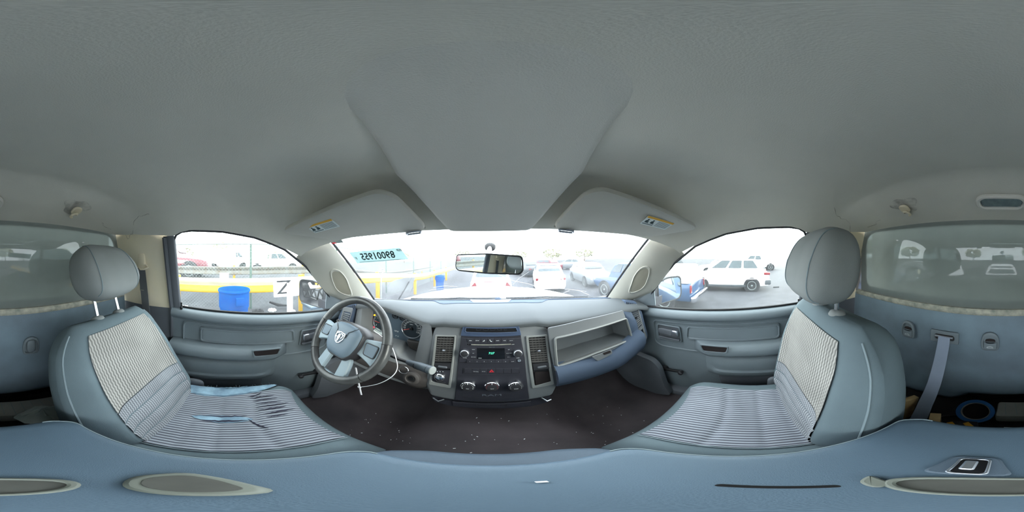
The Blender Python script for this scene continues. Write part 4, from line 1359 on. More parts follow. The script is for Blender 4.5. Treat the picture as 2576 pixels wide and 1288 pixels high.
# knee panel under the column
rows = []
for k in range(25):
    x = lerp(-.68, -.222, k / 24)
    b = .02 * math.exp(-((x + .285) / .05) ** 2)
    rows.append([Vector((x, YF(-.50) + .01, -.50)), Vector((x, .575 - b * .3, -.52)), Vector((x, .555 - b, -.56)), Vector((x, .55 - b, -.60)), Vector((x, .57 - b, -.64)), Vector((x, .64, -.665)), Vector((x, .85, -.66))])
mk('knee_panel', *gridf(rows), 'cluster_dusty', dash, angle=50)
FI = frame((-.285, .532, -.555), (1, 0, .1), (0, .35, 1))
ig = mk('ignition_lock', *lathe(FI, [(.034, -.012), (.034, .004), (.028, .009), (.022, .010), (.020, .004)], 24), 'cluster_dusty', dash)
mk('key_slot', *plate(FI @ Matrix.Translation((0, 0, .004)), circ(.013, 16), .002, .0005), 'black', ig)

# ---- end vents
for s in (-1, 1):
    with xf(flip(s)):
        FV = frame((.695, .545, -.385), (.80, -.45, 0), (0, .26, 1))
        def hv(*p): return hit(FV, *p)
        out = rpoly([hv(1571, 754), hv(1601, 757), hv(1617, 785), hv(1633, 845), hv(1624, 868), hv(1607, 880), hv(1600, 862), hv(1590, 815), hv(1577, 775)], .012, 3)
        pod = mk('vent_pod', *stack(FV, [([(x * 1.06 + .004, y * 1.02) for x, y in out], -.16), (out, -.02), (inset(out, .003), -.006), (inset(out, .010), 0)]), 'dash_slate', dash, angle=50)
        bz = rpoly([hv(1579, 768), hv(1603, 764), hv(1628, 850), hv(1611, 866)], .012, 4)
        bi = rpoly([hv(1585, 780), hv(1602, 776), hv(1621, 850), hv(1610, 860)], .004, 4)
        mk('vent_bezel', *ring(FV, bz, bi, .010, .003, -.004), 'dash_face', pod)
        mk('vent_well', *plate(FV, bi, .0015, .0005, -.002), 'black', pod)
        a, b, c, d_ = (Vector((*hv(*p), 0)) for p in ((1586, 782), (1602, 778), (1614, 814), (1604, 826)))
        for k in range(9):
            q = (k + .4) / 9
            A = a.lerp(d_, q); B = b.lerp(c, q)
            mk('vent_slat', *seg_box(FV @ Vector((A.x, A.y, .004)), FV @ Vector((B.x, B.y, .004)), .009, .0025, FV.to_3x3().col[1] + FV.to_3x3().col[2] * .6), 'dash_face', pod)
        m_ = (a + c) / 2
        mk('vent_tab', *box(FV @ Vector((m_.x, m_.y, .009)), (.010, .008, .012), .003), 'bevel_dark', pod)
        wq = [hv(*p) for p in ((1604, 827), (1614, 817), (1617, 826), (1606, 834))]
        mk('vent_wheel', *quadplate(FV, wq, .010, .002, .003), 'dash_face', pod)
        for k in range(6):
            q = k / 5
            p = Vector((*hv(1576, 760), 0)).lerp(Vector((*hv(1598, 764), 0)), q)
            p2 = p + Vector((.004, -.026, 0))
            mk('demister_slot', *seg_box(FV @ Vector((p.x, p.y, .0005)), FV @ Vector((p2.x, p2.y, .0005)), .0035, .002, FV.to_3x3().col[2]), 'black', pod)
# headlamp-side knob tray left of the cluster is hidden by the wheel; turn-signal paddle on the column below

# ---- passenger side: shelf, slate bolster
FP = frame((.42, .560, -.40), (1, -.075, 0), (0, .16, 1))
def hp_(*p): return hit(FP, *p)
face_o = rpoly([hp_(1377, 824), hp_(1470, 803), hp_(1566, 780), hp_(1590, 852), hp_(1593, 862), hp_(1500, 899), hp_(1396, 934), hp_(1384, 880)], .008, 3)
face_i = rpoly([hp_(1397, 851), hp_(1480, 831), hp_(1571, 803), hp_(1580, 830), hp_(1585, 850), hp_(1495, 885), hp_(1402, 917), hp_(1399, 885)], .006, 3)
sh = mk('shelf_face', *ring(FP, face_o, face_i, .006, .002, 0, -.01), 'dash_face', dash, angle=40)
mk('shelf_lip', *ring(FP, inset(face_i, -.009), face_i, .011, .004, .004, -.02), 'bezel', sh)
n = len(face_i)
bk = [(x, y) for x, y in inset(face_i, .012)]
v = [FP @ Vector((x, y, -.004)) for x, y in face_i] + [FP @ Vector((x, y + .004, -.115)) for x, y in bk]
f = [(i, (i + 1) % n, (i + 1) % n + n, i + n) for i in range(n)] + [tuple(range(n, 2 * n))]
mk('shelf_recess', v, f, 'dash_face', sh, angle=40)
# slate bolster below the shelf, turning up at its outer end
rows = []
for k in range(33):
    x = lerp(.222, .672, k / 32)
    up = .06 * sm(.48, .70, x)
    yy = .545 - .075 * (x - .22)
    g = sm(.70, .62, x)
    rows.append([Vector((x, yy + .03, -.478 + up)), Vector((x, yy + .0, -.482 + up)), Vector((x, yy - .022, -.494 + up)), Vector((x, yy - .034, -.525 + up)), Vector((x, yy - .034, -.555 + up)), Vector((x, yy - .02, -.590 + up * .9)), Vector((x, yy + .01, -.612 + up * .9)), Vector((x, yy + .12, -.63 + up * .5)), Vector((x, yy + .30, -.63))])
bol = mk('lower_bolster', *gridf(rows), 'dash_slate', dash, angle=60)
mk('bolster_end', *plate(FP, rpoly([hp_(1566, 784), hp_(1585, 780), hp_(1602, 810), hp_(1614, 866), hp_(1598, 876), hp_(1588, 850), hp_(1573, 800)], .006, 3), .007, .003, -.004), 'dash_slate', dash, angle=60)
hq = [hit(FP, *p) for p in ((1488, 898), (1538, 879), (1541, 888), (1500, 908))]
mk('glovebox_pull', *quadplate(FP @ Matrix.Translation((0, 0, .030)), [hit(FP @ Matrix.Translation((0, 0, .03)), *p) for p in ((1487, 897), (1537, 879), (1540, 889), (1503, 908))], .004, .008, .001), 'dash_face', bol)
mk('glovebox_notch', *quadplate(FP @ Matrix.Translation((0, 0, .034)), [hit(FP @ Matrix.Translation((0, 0, .034)), *p) for p in ((1516, 888), (1535, 881), (1537, 887), (1520, 893))], .001, .003, .0003), 'dark_recess', bol)

# ---- centre stack
FS = frame((0, .575, -.45), (1, 0, 0), (0, .085, .355))
def hs(*p): return hit(FS, *p)
def fso(z): return FS @ Matrix.Translation((0, 0, z))
out = rpoly([hs(1096, 818), hs(1163, 816), hs(1306, 816), hs(1368, 817), hs(1386, 838), hs(1405, 965), hs(1390, 996), hs(1332, 1007), hs(1143, 1008), hs(1082, 996), hs(1068, 968), hs(1087, 838)], .018, 4)
st = mk('stack_shroud', *stack(FS, [(inset(out, -.012), -.11), (inset(out, -.004), -.03), (out, -.012), (inset(out, .004), -.003), (inset(out, .012), 0)]), 'dash_face', dash, angle=50)
bp_ = rpoly([hs(1164, 818), hs(1306, 817), hs(1320, 900), hs(1331, 1003), hs(1144, 1005), hs(1153, 900)], .006, 3)
mk('control_panel', *plate(FS, bp_, .005, .002, -.001), 'stack_black', dash)
tp = rpoly([hs(1165, 819), hs(1305, 818), hs(1311, 843), hs(1159, 844)], .004, 3)
mk('panel_brow', *plate(fso(.003), tp, .004, .002), 'stack_blue', dash)
q = rpoly([hs(1172, 822), hs(1298, 822), hs(1303, 833), hs(1298, 836), hs(1173, 836), hs(1169, 832)], .004, 3)
tr = mk('name_tray', *ring(fso(.0065), q, inset(q, .004), .003, .001), 'stack_blue', dash)
mk('tray_floor', *plate(fso(.0062), inset(q, .0035), .001, .0003), 'black', tr)
def sz_at(a, b): return (Vector(hs(*b)) - Vector(hs(*a))).length
c = hs(1236, 828)
text('DODGE', fso(.0078) @ Matrix.Translation((c[0], c[1], 0)), .016, 'stack_black', tr, 'lettering', .0016, 2.1)
# radio
rq = rpoly([hs(1161, 849), hs(1310, 849), hs(1316, 908), hs(1155, 909)], .004, 3)
rad = mk('radio', *plate(fso(.0035), rq, .004, .001), 'stack_black', dash)
LAB = ['SEEK', 'SETUP', '))', '(', 'INFO', 'TIME', '<< >>']
for k in range(7):
    a, b = 1176 + k * 16.8, 1176 + (k + 1) * 16.8
    qd = [hs(a + .5, 850.5), hs(b - .5, 850.5), hs(b - .8, 860.5), hs(a + .2, 860.5)]
    bt = mk('radio_button', *quadplate(fso(.0072), qd, .002, .001, .0006), 'stack_black', rad)
    cx, cy = hs((a + b) / 2, 855.5)
    if k == 3:
        P = [fso(.0098) @ Vector((cx + x, cy + y, 0)) for x, y in ((-.0035, .004), (-.003, 0), (0, -.003), (.004, -.0035))]
        mk('phone_symbol', *tube(P, [.0016, .001, .001, .0016], 6), 'legend', bt)
    elif k == 2:
        mb = MB()
        for r_ in (.002, .004):
            mb.add(tube([fso(.0095) @ Vector((cx - .002 + r_ * math.cos(w_), cy + r_ * math.sin(w_), 0)) for w_ in (-.8, -.3, .3, .8)], .0006, 5))
        mb.add(tube([fso(.0095) @ Vector((cx - .004, cy - .004, 0)), fso(.0095) @ Vector((cx - .002, cy - .001, 0))], .001, 5))
        mb.mk('voice_symbol', 'legend', bt)
    else:
        text(LAB[k], fso(.0094) @ Matrix.Translation((cx, cy, 0)), .0046, 'legend', bt, 'legend_text', .0004, 1.0)
a, b = hs(1186, 865.5), hs(1285, 865.5)
mk('disc_slot', *plate(fso(.0072) @ Matrix.Translation(((a[0] + b[0]) / 2, a[1], 0)), rrect(abs(b[0] - a[0]), .0036, .0015), .0008, .0002), 'ledge', rad)
for px_, s_ in ((1180.5, '^'), (1289.5, 'LOAD')):
    c = hs(px_, 865)
    bt = mk('radio_button', *plate(fso(.0072) @ Matrix.Translation((c[0], c[1], 0)), rrect(.013, .006, .003), .001, .0003), 'gloss_black', rad)
    text(s_, fso(.0086) @ Matrix.Translation((c[0], c[1], 0)), .0038, 'legend', bt, 'legend_text', .0004)
c = hs(1237, 872)
text('PREMIUM  MP3', fso(.0078) @ Matrix.Translation((c[0], c[1], 0)), .0032, 'ink_light', rad, 'legend_text', .0004)
dq = [hs(1201, 874), hs(1269, 874), hs(1270, 901), hs(1200.5, 901)]
dsp = mk('radio_display', *quadplate(fso(.0072), dq, .0012, .001, .0003), 'gloss_black', rad)
c = hs(1236, 887)
text('7:27', fso(.0090) @ Matrix.Translation((c[0], c[1], 0)), .0125, 'clock_green', dsp, 'clock_digits', .0004, .95, shear=.15)
c = hs(1205, 899)
text('SIRIUS', fso(.0090) @ Matrix.Translation((c[0] + .004, c[1], 0)), .0042, 'legend', dsp, 'legend_text', .0003)
for i, (px_, rows_) in enumerate(((1191.5, ('AM/FM', 'SAT', 'DISC AUX')), (1279.5, ('LIST', 'MUSIC TYPE', 'SET UP')))):
    for j, s_ in enumerate(rows_):
        c = hs(px_, 878 + j * 9.3)
        bt = mk('radio_button', *plate(fso(.0072) @ Matrix.Translation((c[0], c[1], 0)), rrect(.020, .013, .002), .0010, .0004), 'stack_black', rad)
        text(s_, fso(.0084) @ Matrix.Translation((c[0], c[1], 0)), .0036, 'legend', bt, 'legend_text', .0003)
for k in range(7):
    a, b = 1174 + k * 17.7, 1174 + (k + 1) * 17.7
    qd = [hs(a + .5, 903), hs(b - .5, 903), hs(b - .1, 911.5), hs(a + .1, 911.5)]
    bt = mk('preset_button', *quadplate(fso(.0072), qd, .002, .001, .0006), 'stack_black', rad)
    c = hs((a + b) / 2, 907.5)
    text(str(k + 1) if k < 6 else 'RW/FF', fso(.0094) @ Matrix.Translation((c[0], c[1], 0)), .0052 if k < 6 else .0034, 'legend', bt, 'legend_text', .0003)
def knob(F, r, h, parent, name, body='silver', face='bevel_dark', n=30, sy=1.):
    k = mk(name, *lathe(F, [(r, 0), (r, h * .7), (r * .93, h * .92), (r * .82, h), (r * .80, h * .95)], n), body, parent)
    mk('knob_face', *lathe(F, [(r * .81, h * .7), (r * .81, h * .96), (r * .70, h * 1.04), (r * .3, h * 1.06)], n), face, k)
    return k
for px_, s1, s2 in ((1170.5, 'PUSH', 'VOLUME'), (1301, 'TUNE', 'AUDIO')):
    c = hs(px_, 886)
    knob(fso(.0072) @ Matrix.Translation((c[0], c[1], 0)), .0165, .016, rad, 'radio_knob')
    text(s2, fso(.0078) @ Matrix.Translation((c[0], c[1] - .024, 0)), .0036, 'legend', rad, 'legend_text', .0003)
c = hs(1305, 905)
mk('audio_jack', *lathe(fso(.0072) @ Matrix.Translation((c[0], c[1], 0)), [(.0065, 0), (.0065, .0025), (.004, .003), (.003, .001)], 16), 'silver', rad)
# switch bank with the hazard button
sw = mk('switch_bank', *ring(fso(.004), rpoly([hs(1166, 924), hs(1307, 924), hs(1308, 939), hs(1165, 939)], .003, 3), rpoly([hs(1168, 925.5), hs(1305, 925.5), hs(1306, 937.5), hs(1167, 937.5)], .002, 3), .002, .0006), 'stack_black', dash)
for k in range(7):
    a, b = 1168 + k * 19.6, 1168 + (k + 1) * 19.6
    bt = mk('switch_button', *quadplate(fso(.004), [hs(a + .4, 926), hs(b - .4, 926), hs(b - .3, 937), hs(a + .3, 937)], .003, .001, .0008), 'stack_black', sw)
    c = hs((a + b) / 2, 932)
    if k == 3:
        mk('hazard_triangle', *ring(fso(.007) @ Matrix.Translation((c[0], c[1], 0)), [(-.0085, -.005), (.0085, -.005), (0, .0085)], [(-.0035, -.002), (.0035, -.002), (0, .0035)], .0008, .0002), 'hazard_red', bt)
    elif k in (1, 2):
        text('TOW HAUL' if k == 1 else 'ESP OFF', fso(.0074) @ Matrix.Translation((c[0], c[1] - .002, 0)), .0034, 'legend', bt, 'legend_text', .0003)
# climate knobs
for k, px_ in enumerate((1179, 1237.6, 1295)):
    c = hs(px_, 967)
    F = fso(.004) @ Matrix.Translation((c[0], c[1], 0))
    kb = mk('climate_knob', *lathe(F, [(.028, 0), (.028, .004), (.0265, .012), (.0255, .018), (.022, .022), (.012, .0235)], 36), 'chrome', dash)
    mk('knob_face', *lathe(F, [(.0245, .019), (.0215, .0228), (.012, .0243), (.004, .0245)], 36), 'bevel_dark', kb)
    mk('knob_pointer', *seg_box(F @ Vector((0, .015, .0245)), F @ Vector((0, .023, .0225)), .0022, .001, F.to_3x3().col[2]), 'legend', kb)
    mb = MB()
    for w_ in range(-5, 6):
        a_ = R(90 + w_ * 22)
        mb.add(plate(F @ Matrix.Translation((math.cos(a_) * .0185, math.sin(a_) * .0185, .0236)), circ(.0009 if k else .0007 + .0002 * abs(w_), 6), .0006, .0002))
    mb.mk('dial_marks', 'hazard_red' if k == 1 else 'legend', kb)
    text(('FAN', 'TEMP', 'MODE')[k], F @ Matrix.Translation((0, -.008, .0246)), .005, 'legend', kb, 'legend_text', .0003)
# RAM slot
q = rpoly([hs(1164, 988.5), hs(1308, 988.5), hs(1309, 997), hs(1163, 997)], .001, 2)
rs = mk('badge_slot', *ring(fso(.004), q, inset(q, .0012), .0012, .0003), 'bevel_dark', dash)
c = hs(1237, 993)
text('RAM', fso(.0044) @ Matrix.Translation((c[0], c[1], 0)), .015, 'silver', rs, 'lettering', .001, 2.2)
# tall side vents of the stack
def vent(bo, bi, vq, parent, tag_):
    b = mk('vent_bezel', *ring(FS, rpoly([hs(*p) for p in bo], .006, 4), rpoly([hs(*p) for p in bi], .003, 4), .006, .002, -.001), 'bezel', parent)
    mk('vent_well', *plate(FS, rpoly([hs(*p) for p in bi], .003, 4), .0015, .0005, -.001), 'black', parent)
    a, c, d_, e = (Vector((*hs(*p), 0)) for p in vq)
    for k in range(11):
        q_ = (k + .5) / 11
        A = a.lerp(e, q_); B = c.lerp(d_, q_)
        mk('vent_slat', *seg_box(FS @ Vector((A.x, A.y, .003)), FS @ Vector((B.x, B.y, .003)), .008, .0022, FS.to_3x3().col[1] + FS.to_3x3().col[2] * .5), 'slat', b)
    for k in range(4):
        q_ = (k + 1) / 5
        A = a.lerp(c, q_); B = e.lerp(d_, q_)
        mk('vent_fin', *seg_box(FS @ Vector((A.x, A.y, .0008)), FS @ Vector((B.x, B.y, .0008)), .003, .0022, FS.to_3x3().col[2]), 'slat', b)
    m_ = (a + c + d_ + e) / 4
    mk('vent_tab', *box(FS @ Vector((m_.x, m_.y, .009)), (.012, .012, .008), .003), 'silver', b)
    return b
lv = vent([(1095, 842), (1148, 843), (1134, 976), (1079, 966)], [(1100, 846), (1143, 847), (1128, 968), (1087, 958)], [(1102, 848), (1141.5, 849), (1136, 909), (1094, 909)], dash, 0)
rv = vent([(1322, 845), (1376, 841), (1394, 966), (1338, 977)], [(1329, 849), (1371, 846), (1385, 958), (1345, 969)], [(1330, 850), (1370, 848), (1378, 909), (1338, 912)], dash, 1)
for b, quad_, wc in ((lv, [(1094, 912), (1136, 913), (1134, 927), (1092, 926)], (1114, 922)), (rv, [(1339, 915), (1380, 911), (1383, 926), (1342, 931)], (1362, 922))):
    mk('wheel_plate', *quadplate(FS, [hs(*p) for p in quad_], .004, .002, .001), 'bevel_dark', b)
    c = hs(*wc)
    mk('vent_wheel', *plate(fso(.004) @ Matrix.Translation((c[0], c[1], 0)), rrect(.036, .010, .005), .006, .003), 'door_dark', b)
hl = mk('light_switch_plate', *quadplate(FS, [hs(*p) for p in ((1092, 929), (1134, 930), (1128, 966), (1088, 957))], .004, .003, .001), 'stack_black', lv)
c = hs(1108, 946)
F = fso(.004) @ Matrix.Translation((c[0], c[1], 0))
kb = mk('light_knob', *lathe(F, [(.021, 0), (.021, .006), (.019, .014), (.014, .019), (.006, .0205)], 30), 'chrome', lv)
mk('dimmer_wheel', *plate(fso(.004) @ Matrix.Translation((*hs(1110, 960.5), 0)), rrect(.034, .008, .002), .004, .001), 'bevel_dark', lv)
for k, px_ in enumerate((1101, 1108, 1115)):
    mk('light_symbol', *plate(fso(.004) @ Matrix.Translation((*hs(px_, 934), 0)), rrect(.004, .003, .001), .0004, .0001), 'legend', hl)
pq = [hs(*p) for p in ((1345, 936), (1380, 933), (1385, 958), (1346, 969))]
mk('coin_pocket', *quadplate(FS, pq, .004, .002, .0005), 'dark_recess', rv)
# lower drawer
lo = rpoly([hs(1082, 998), hs(1143, 1009), hs(1332, 1008), hs(1388, 998), hs(1384, 1012), hs(1340, 1024), hs(1237, 1030), hs(1135, 1024), hs(1090, 1012)], .006, 3)
dr = mk('lower_tray', *stack(FS, [(lo, -.14), (lo, -.012), (inset(lo, .004), -.004)]), 'stack_black', dash, angle=40)
dq_ = rpoly([hs(1137, 1010), hs(1336, 1009), hs(1334, 1020), hs(1237, 1025), hs(1139, 1020)], .003, 3)
mk('tray_door', *plate(FS, dq_, .006, .002, -.005), 'stack_black', dr)
nq = rpoly([hs(1198, 1016), hs(1276, 1016), hs(1274, 1022), hs(1200, 1022)], .002, 2)
mk('tray_pull', *ring(fso(.001), nq, inset(nq, .0015), .0015, .0004), 'bevel_dark', dr)
for x0, x1 in ((1090, 1118), (1362, 1386)):
    mk('broken_clip', *tube([fso(.002) @ Vector((*hs(x0, 1000), 0)), fso(.008) @ Vector((*hs((x0 + x1) / 2, 1007), 0)), fso(.002) @ Vector((*hs(x1, 1004), 0))], .003, 6), 'silver', dr)

# ================================================================ steering wheel and column
TL = R(31.7)
FWH = frame((-.456, .373, -.321), (1, 0, 0), (0, math.sin(TL), math.cos(TL)))
RW = .170
swl = thing('steering_wheel', 'grey four-spoke steering wheel with leather rim and ram emblem hub', 'steering wheel', FWH.translation)
def wp(x, y, z=0.): return FWH @ Vector((x, y, z))
rim = [wp(RW * math.cos(2 * PI * k / 64), RW * math.sin(2 * PI * k / 64)) for k in range(64)]
# top and bottom of the rim are bare vinyl, the flanks leather
def rimseg(a0, a1, r, m, name):
    n = max(4, int(abs(a1 - a0) / 6))
    return mk(name, *tube([wp(RW * math.cos(R(lerp(a0, a1, k / n))), RW * math.sin(R(lerp(a0, a1, k / n)))) for k in range(n + 1)], r, 14), m, swl)
rimseg(12, 168, .0168, 'wheel_leather', 'rim_top')
rimseg(-38, 12, .0172, 'wheel_leather', 'rim_side')
rimseg(168, 218, .0172, 'wheel_leather', 'rim_side')
rimseg(218, 322, .0166, 'wheel_leather', 'rim_bottom')
for a in (12, 168, 218, -38):
    aa = [wp((RW + .0176 * math.cos(w_)) * math.cos(R(a)), (RW + .0176 * math.cos(w_)) * math.sin(R(a)), .0176 * math.sin(w_)) for w_ in [2 * PI * k / 14 for k in range(14)]]
    mk('rim_joint', *tube(aa, .0009, 5, True), 'black', swl)
SPZ = -.004
for s in (-1, 1):
    with xf(FWH @ flip(s)):
        I = Matrix()
        sp = rpoly([(.070, .028), (.105, .034), (.155, .042), (.166, .020), (.164, -.050), (.150, -.062), (.122, -.048), (.085, -.036), (.06, -.035)], .010, 3)
        o = mk('side_spoke', *plate(I, sp, .016, .004, -.012), 'wheel_grey', swl)
        pad = rpoly([(.092, .022), (.148, .020), (.144, -.030), (.098, -.026)], .010, 3)
        mk('spoke_pad', *ring(I, pad, inset(pad, .003), .003, .001, .004), 'bevel_dark', o)
        mk('spoke_blank', *plate(I, inset(pad, .0032), .0032, .001, .0035), 'hub_grey', o)
        lp = rpoly([(.028, -.064), (.066, -.064), (.072, -.085), (.078, -.135), (.090, -.150), (.058, -.164), (.036, -.168), (.032, -.120)], .008, 3)
        mk('lower_spoke', *plate(I, lp, .016, .004, -.012), 'wheel_grey', swl)
        mk('spoke_back', *box((.11, -.004, -.026), (.09, .05, .024), .008), 'bevel_dark', o)
with xf(FWH):
    I = Matrix()
    mk('spoke_bridge', *plate(I, rpoly([(-.055, -.152), (.055, -.152), (.060, -.172), (-.060, -.172)], .006, 3), .014, .004, -.010), 'wheel_grey', swl)
    hubo = rpoly([(-.088, .045), (-.055, .066), (0, .072), (.055, .066), (.088, .045), (.084, -.010), (.070, -.055), (.045, -.082), (-.045, -.082), (-.070, -.055), (-.084, -.010)], .014, 3)
    hb = mk('hub', *stack(I, [(hubo, -.035), (hubo, .008), (inset(hubo, .006), .018)]), 'bevel_dark', swl, angle=40)
    capo = inset(hubo, .008)
    mk('airbag_cover', *stack(I, [(capo, .010), (inset(capo, .001), .020), (inset(capo, .006), .028), (inset(capo, .016), .032), (inset(capo, .03), .034)]), 'hub_grey', hb, angle=50)
    mk('cover_ridge', *tube([(-.062, .056, .0305), (-.030, .030, .0355), (-.026, .005, .036)], .0012, 5), 'bevel_dark', hb)
    mk('cover_ridge', *tube([(.062, .056, .0305), (.030, .030, .0355), (.026, .005, .036)], .0012, 5), 'bevel_dark', hb)
    for w_ in range(4):
        pass
    # shield badge: bright shield, dark ram-head relief
    E_ = Matrix.Translation((0, .0, .033))
    shd = rpoly([(-.024, .020), (0, .024), (.024, .020), (.023, -.004), (.011, -.022), (0, -.026), (-.011, -.022), (-.023, -.004)], .003, 3)
    bd = mk('emblem_shield', *plate(E_, shd, .005, .0015), 'chrome', hb)
    mk('emblem_field', *plate(E_, inset(shd, .0035), .0005, .0001, .0050), 'hub_grey', bd)
    for s in (-1, 1):
        horn = [(s * .002, .013), (s * .009, .015), (s * .016, .011), (s * .017, .003), (s * .012, -.003), (s * .008, .001), (s * .010, .006)]
        mk('emblem_horn', *tube([(x, y, .0385) for x, y in horn], [.0022, .003, .0032, .003, .0026, .002, .0012], 8), 'chrome', bd)
    face = rpoly([(-.005, .012), (.005, .012), (.007, .002), (.004, -.012), (.003, -.018), (-.003, -.018), (-.004, -.012), (-.007, .002)], .002, 2)
    mk('emblem_face', *plate(Matrix.Translation((0, 0, .0382)), face, .003, .001), 'chrome', bd)
# column shroud, shift lever, stalk
axis = FWH.to_3x3().col[2]
colm = thing('steering_column', 'dusty dark steering column shroud with gear lever', 'steering column', FWH.translation - axis * .13)
c0 = FWH.translation
mk('shroud', *superq(c0 - axis * .125 + Vector((0, 0, -.005)), (.075, .062, .085), .45, .55, 14, 24, FWH.to_3x3().to_4x4()), 'cluster_dusty', colm)
mk('column_tube', *tube([c0 - axis * .02, c0 - axis * .32], .036, 16), 'black', colm)
a = at(1004, 904, 'y', .47); b = at(1026, 911, 'y', .455); c = at(1050, 919, 'y', .440); e = at(1087, 932, 'y', .418)
lv_ = mk('shift_lever', *tube([c0 - axis * .10 + Vector((.06, 0, 0)), a, b], .006, 10), 'black', colm)
dr_ = (e - b).normalized()
gp = mk('lever_grip', *tube([b - dr_ * .002, b + dr_ * .010, c, c + dr_ * .004, e - dr_ * .008, e], [.0085, .011, .0135, .0145, .0155, .0155], 18), 'lever_grey', colm)
mk('lever_cap', *tube([e, e + dr_ * .003, e + dr_ * .004], [.0150, .0145, .012], 18), 'seat_grey', gp)
for q_ in (.38, .50, .86):
    p = b.lerp(e, q_)
    mk('grip_joint', *tube([p, p + dr_ * .0012], lerp(.0125, .0162, q_), 18), 'black', gp)
st1 = mk('turn_stalk', *tube([c0 - axis * .11 + Vector((-.05, 0, .02)), c0 - axis * .10 + Vector((-.125, 0, .045)), c0 - axis * .09 + Vector((-.16, 0, .06))], [.006, .007, .010], 12), 'bevel_dark', colm)

# white tie-on tag wire hanging from the column, with its cross-piece, and the key ring
pts = [at(940, 832, 'y', .47), at(965, 850, 'y', .47), at(985, 872, 'y', .455), at(997, 905, 'y', .44), at(999, 928, 'y', .43), at(985, 948, 'y', .41), at(950, 966, 'y', .40), at(905, 974, 'y', .40)]
sm_pts = []
for k in range(len(pts) - 1):
    p0, p1, p2, p3 = pts[max(0, k - 1)], pts[k], pts[k + 1], pts[min(len(pts) - 1, k + 2)]
    for j in range(6):
        q_ = j / 6
        sm_pts.append(.5 * ((2 * p1) + (p2 - p0) * q_ + (2 * p0 - 5 * p1 + 4 * p2 - p3) * q_ ** 2 + (3 * p1 - p0 - 3 * p2 + p3) * q_ ** 3))
sm_pts.append(pts[-1])
t = thing('zip_tie', 'white plastic tie looped around the steering column with hanging tail', 'tie', pts[-1])
mk('strap', *tube(sm_pts, .0016, 6), 'white_plastic', t)
mk('tail', *seg_box(at(895, 925, 'y', .405), at(909, 993, 'y', .395), .006, .003, (0, 1, 0)), 'white_plastic', t)
mk('tie_head', *box(at(904, 974, 'y', .398), (.014, .006, .008), .001), 'white_plastic', t)
kc = at(1015, 931, 'y', .50)
o = mk('key_ring', *tube([kc + Vector((.019 * math.cos(w_), .008 * math.sin(w_), .014 * math.sin(w_))) for w_ in [2 * PI * k / 28 for k in range(28)]], .0012, 6, True), 'steel')
props(o, 'bright steel ring hanging by the ignition lock', 'ring')

# pedals in the dark driver footwell
for k, (x, w_, lab) in enumerate(((-.50, .10, 'black brake pedal in the driver footwell'), (-.36, .06, 'black accelerator pedal in the driver footwell'))):
    t = thing('pedal', lab, 'pedal', (x, .82, -.8))
    mk('pedal_pad', *box((x, .80, -.76), (w_, .016, .07 if k == 0 else .13), .008, Matrix.Rotation(R(-35), 4, 'X')), 'black', t)
    mk('pedal_arm', *tube([(x, .81, -.75), (x + .01, .88, -.66), (x + .01, .92, -.56)], .008, 8), 'dark_space', t)

# ================================================================ rear-view mirror on the windscreen
t = thing('rear_view_mirror', 'black-framed rear-view mirror hanging from the windscreen', 'mirror', (0, .6, .0))
NM = Vector((-.33, -.93, -.085)).normalized()
mc = at(1225, 663, 'y', .565)
FM = frame(mc, NM.cross(Vector((0, .05, 1))).normalized() * -1, Vector((-.02, 0, 1)))
if FM.to_3x3().col[2].dot(NM) < 0:
    FM = frame(mc, NM.cross(Vector((0, .05, 1))).normalized(), Vector((-.02, 0, 1)))
FM = FM @ Matrix.Rotation(R(-3), 4, 'Z')
mo = rpoly([(-.124, .030), (.0, .036), (.124, .030), (.128, -.020), (.116, -.033), (0, -.036), (-.116, -.033), (-.128, -.020)], .014, 4)
mk('mirror_housing', *stack(FM, [(inset(mo, .02), -.024), (inset(mo, .006), -.016), (mo, -.006), (mo, .001), (inset(mo, .002), .003)]), 'gasket', t)
mk('mirror_glass', *plate(FM, inset(mo, .005), .001, .0003, .0028), 'mirror', t)
top = on_ws(1233, 622, .004)
mk('mount_button', *lathe(frame(top, (1, 0, 0), (0, .6, .65)), [(.022, -.002), (.022, .006), (.014, .012)], 20), 'black', t)
mk('mount_arm', *tube([top, top.lerp(mc, .5) + Vector((0, -.002, .006)), mc + FM.to_3x3().col[2] * -.02], [.009, .012, .010], 12), 'silver', t)
# ---- stickers on the windscreen (printed to be read from outside, so mirrored from in here)
def ws_patch(q):
    return [on_ws(*p) for p in q]
q = ws_patch([(878, 635), (1005, 623), (1028, 652), (899, 662)])       # tl, tr, br, bl as seen
t = thing('windscreen_sticker', 'pale green lot sticker with mirrored number 89001955F on the windscreen', 'sticker', q[3])
def patch_plate(q, th=.0006):
    n = (q[1] - q[0]).cross(q[3] - q[0]).normalized()
    if n.y > 0: n = -n
    v = list(q) + [p + n * th for p in q]
    return v, [(0, 1, 2, 3), (7, 6, 5, 4)] + [(i, (i + 1) % 4, (i + 1) % 4 + 4, i + 4) for i in range(4)]
glass('sticker_film', (.80, .95, .95), .985, 0.0, (.47, .57, .57))
mk('sticker_sheet', *patch_plate(q), 'sticker_film', t, smooth=False)
X = (q[0] - q[1]); Y = ((q[0] + q[1]) - (q[2] + q[3])) / 2
cx_ = sum(q, Vector()) / 4
FT = frame(cx_ + Vector((0, -.006, -.004)), X, Y)
wd, ht = X.length, Y.length
text('89001955', FT @ Matrix.Translation((-.02 * wd, .05 * ht, 0)), ht * .78, 'ink', t, 'number', .0004, wd * .78 / (ht * .78 * 4.6), bold=.0012)
text('F', FT @ Matrix.Translation((.43 * wd, -.02 * ht, 0)), ht * .3, 'ink', t, 'letter', .0004, 1.2)
